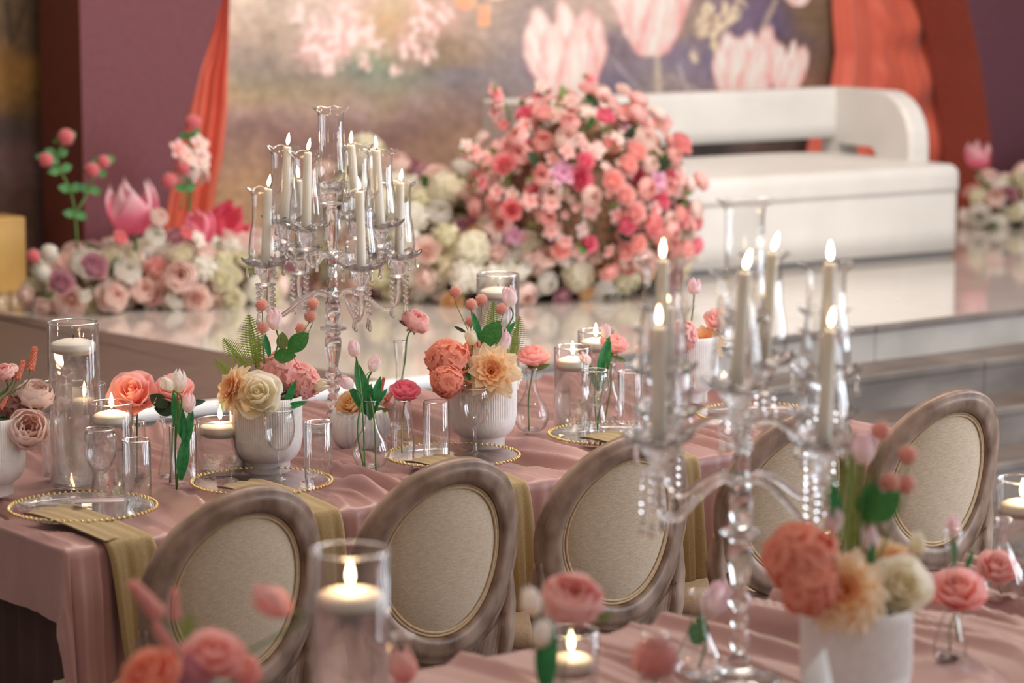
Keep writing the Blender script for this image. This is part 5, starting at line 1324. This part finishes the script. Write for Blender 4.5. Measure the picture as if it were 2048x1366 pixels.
arrangement('flower_arrangement', 'low cream and mauve flower mound left of and below pink arrangement', (3.9, 3.75),
    [(-.08, .30, .22, .36, .34, .26, 2, 'c'), (.10, -.02, .12, .38, .22, .18, 1.4, 'c'), (.55, -.10, .10, .30, .18, .15, .8, 'c'), (-.16, .60, .30, .28, .3, .22, 1, 'c')], MIX, 190, 9, None, 30, 'floor flower arrangements')
MIX2 = {'c': [('mum', 'white', .06, 2.5), ('mum', 'greenwhite', .06, 2), ('peony', 'blush', .06, 2.5), ('rose', 'mauve', .05, 1.1), ('peony', 'white', .065, 2), ('rose', 'greenwhite', .05, 1.5), ('rose', 'softpink', .05, 1), ('rose', 'blush', .055, 2)], 'p': PINKS}
def sprays2(t, rr):
    PM = (Matrix.Translation(t.location) @ Matrix.Rotation(ANG, 4, 'Z')).inverted()
    for stem, heads in [([(155, 500), (150, 430), (140, 380), (120, 340), (112, 310)], []), ([(150, 430), (178, 380), (190, 345)], []), ([(112, 310), (94, 322)], [(92, 320, .026)]), ([(112, 310), (130, 278)], [(132, 275, .030)]), ([(190, 345), (207, 325)], [(184, 340, .028), (207, 324, .024)]), ([(360, 420), (370, 380), (372, 330), (380, 270)], [(385, 245, .03), (372, 315, .045), (398, 318, .045), (365, 335, .03), (338, 362, .028), (398, 290, .04), (355, 300, .04)])]:
        pts = [PM @ PV(x, y, 4.42) for x, y in stem]
        part('branch', MB().add(*tube(spline(pts, 4) if len(pts) > 2 else pts, .0045, 6)).mesh('branch', STEM), t)
        for q in pts[1:]:
            for s in (-1, 1):
                part('leaf', leaf_mesh('round', GREEN1), t, M_leaf(q, (s, -.3, rr.uniform(-.2, .6)), .055))
        for x, y, r in heads:
            c = 'rose' if r < .035 else 'blush'
            part('bloom', bloom_mesh('pompom' if r < .035 else 'open', P['rose' if r < .035 else rr.choice(['blush', 'softpink'])]), t, M_axis(PM @ PV(x, y, 4.38), (rr.uniform(-.3, .3), -1, .4), r * 1.2, rr.uniform(0, 6)))
    for x, y, r, c, kd in [(98, 506, .036, 'white', 'pompom'), (84, 545, .036, 'white', 'pompom'), (66, 513, .030, 'rose', 'pompom'), (120, 570, .05, 'mauve', 'rose'), (182, 540, .055, 'mauve', 'rose'), (305, 478, .045, 'white', 'peony'), (310, 440, .04, 'blush', 'peony'), (235, 480, .03, 'rose', 'rose'), (395, 480, .04, 'white', 'open'), (368, 470, .028, 'rose', 'rose'), (160, 600, .035, 'white', 'tulip'), (345, 605, .05, 'white', 'peony'), (385, 570, .05, 'mauve', 'rose'), (225, 600, .05, 'blush', 'peony')]:
        part('bloom', bloom_mesh(kd, P[c]), t, M_axis(PM @ PV(x, y, 4.25), (rr.uniform(-.3, .3), -1, .6), r, rr.uniform(0, 6)))
arrangement('flower_arrangement', 'low cream and blush floor flowers before the plum panel', (2.72, 4.42),
    [(-.12, .10, .07, .36, .22, .13, 1.6, 'c'), (.18, -.02, .08, .32, .22, .14, 1.4, 'c'), (.50, .12, .07, .28, .2, .13, .9, 'c')], MIX2, 130, 21, sprays2, 40, 'floor flower arrangements')
def giant_tulip(px, py, v, axis, r, label, cols, h=1.0, base=None):
    flower('opentulip', cols, PV(px, py, v), axis, r, label, base, name='giant_tulip', group='giant foam tulips', h=h, stem_r=.008)
def ub(px, v, z=STG + .05): 
    u = UV(PV(px, 500, v))[0]; return W(u, v, z)
giant_tulip(264, 415, 4.36, (-.05, -.25, 1), .150, 'giant pink and white tulip before the plum panel', 'bigtulip', 1.0, ub(280, 4.4))
giant_tulip(455, 455, 4.45, (.45, -.45, .75), .135, 'giant open magenta tulip tilting right on the stage left', 'hot', 1.0, ub(420, 4.5))
giant_tulip(400, 455, 4.35, (-.2, -.35, .9), .10, 'giant coral pink tulip half hidden beside the magenta one', 'pink', 1.0, ub(400, 4.4))
giant_tulip(385, 345, 4.5, (.1, -.2, -1), .10, 'white pink drooping giant tulip against the left coral curtain', 'blush', .8, ub(370, 4.5))
arrangement('flower_arrangement', 'cream floor flowers at the far right of the stage', (7.72, 4.5),
    [(-.06, .05, .08, .22, .16, .13, 1, 'c'), (.35, .0, .14, .3, .2, .2, 1.2, 'c')], MIX2, 60, 31, None, 16, 'floor flower arrangements', (GREEN4, GREEN5))
giant_tulip(1957, 310, 4.45, (-.05, -.35, 1), .095, 'giant pink tulip at the far right beside the plum panel', 'bigtulip', 1.0, W(7.62, 4.5, STG + .05))
# gold plinth behind the left panel
t = thing('gold_stand', 'gold box stand behind the left plum panel', 'stand', W(2.27, 5.08, STG), ANG)
part('box_body', MB().add(*box(.08, .215, 0, .2, 0, .31, .006)).mesh('box_body', surface('brass_paint', S(206, 168, 100), S(216, 178, 110), rough=.5, scale=10), False), t)
part('dark_panel', MB().add(*box(.0, .08, .02, .18, .03, .27)).mesh('dark_panel', WICK, False), t)
part('gold_side', MB().add(*box(-.16, .0, .0, .2, 0, .31, .006)).mesh('gold_side', MATS['brass_paint'], False), t)
for i, x in enumerate([8, 34, 62, 92]):
    p = PZ(x, 622 - i * 1, STG); 
    tt = thing('votive_glass', ['empty clear votive glass on the stage at the left image edge', 'clear votive glass on the stage, second from the left image edge', 'clear votive glass on the stage, third from the left image edge', 'clear votive glass on the stage nearest the floor flowers'][i], 'glass', p, 0, 'votive glasses')
    part('glass_body', MB().add(*vessel([(.022, 0), (.027, .004), (.030, .075)], .002)).mesh('glass_body', GL), tt)
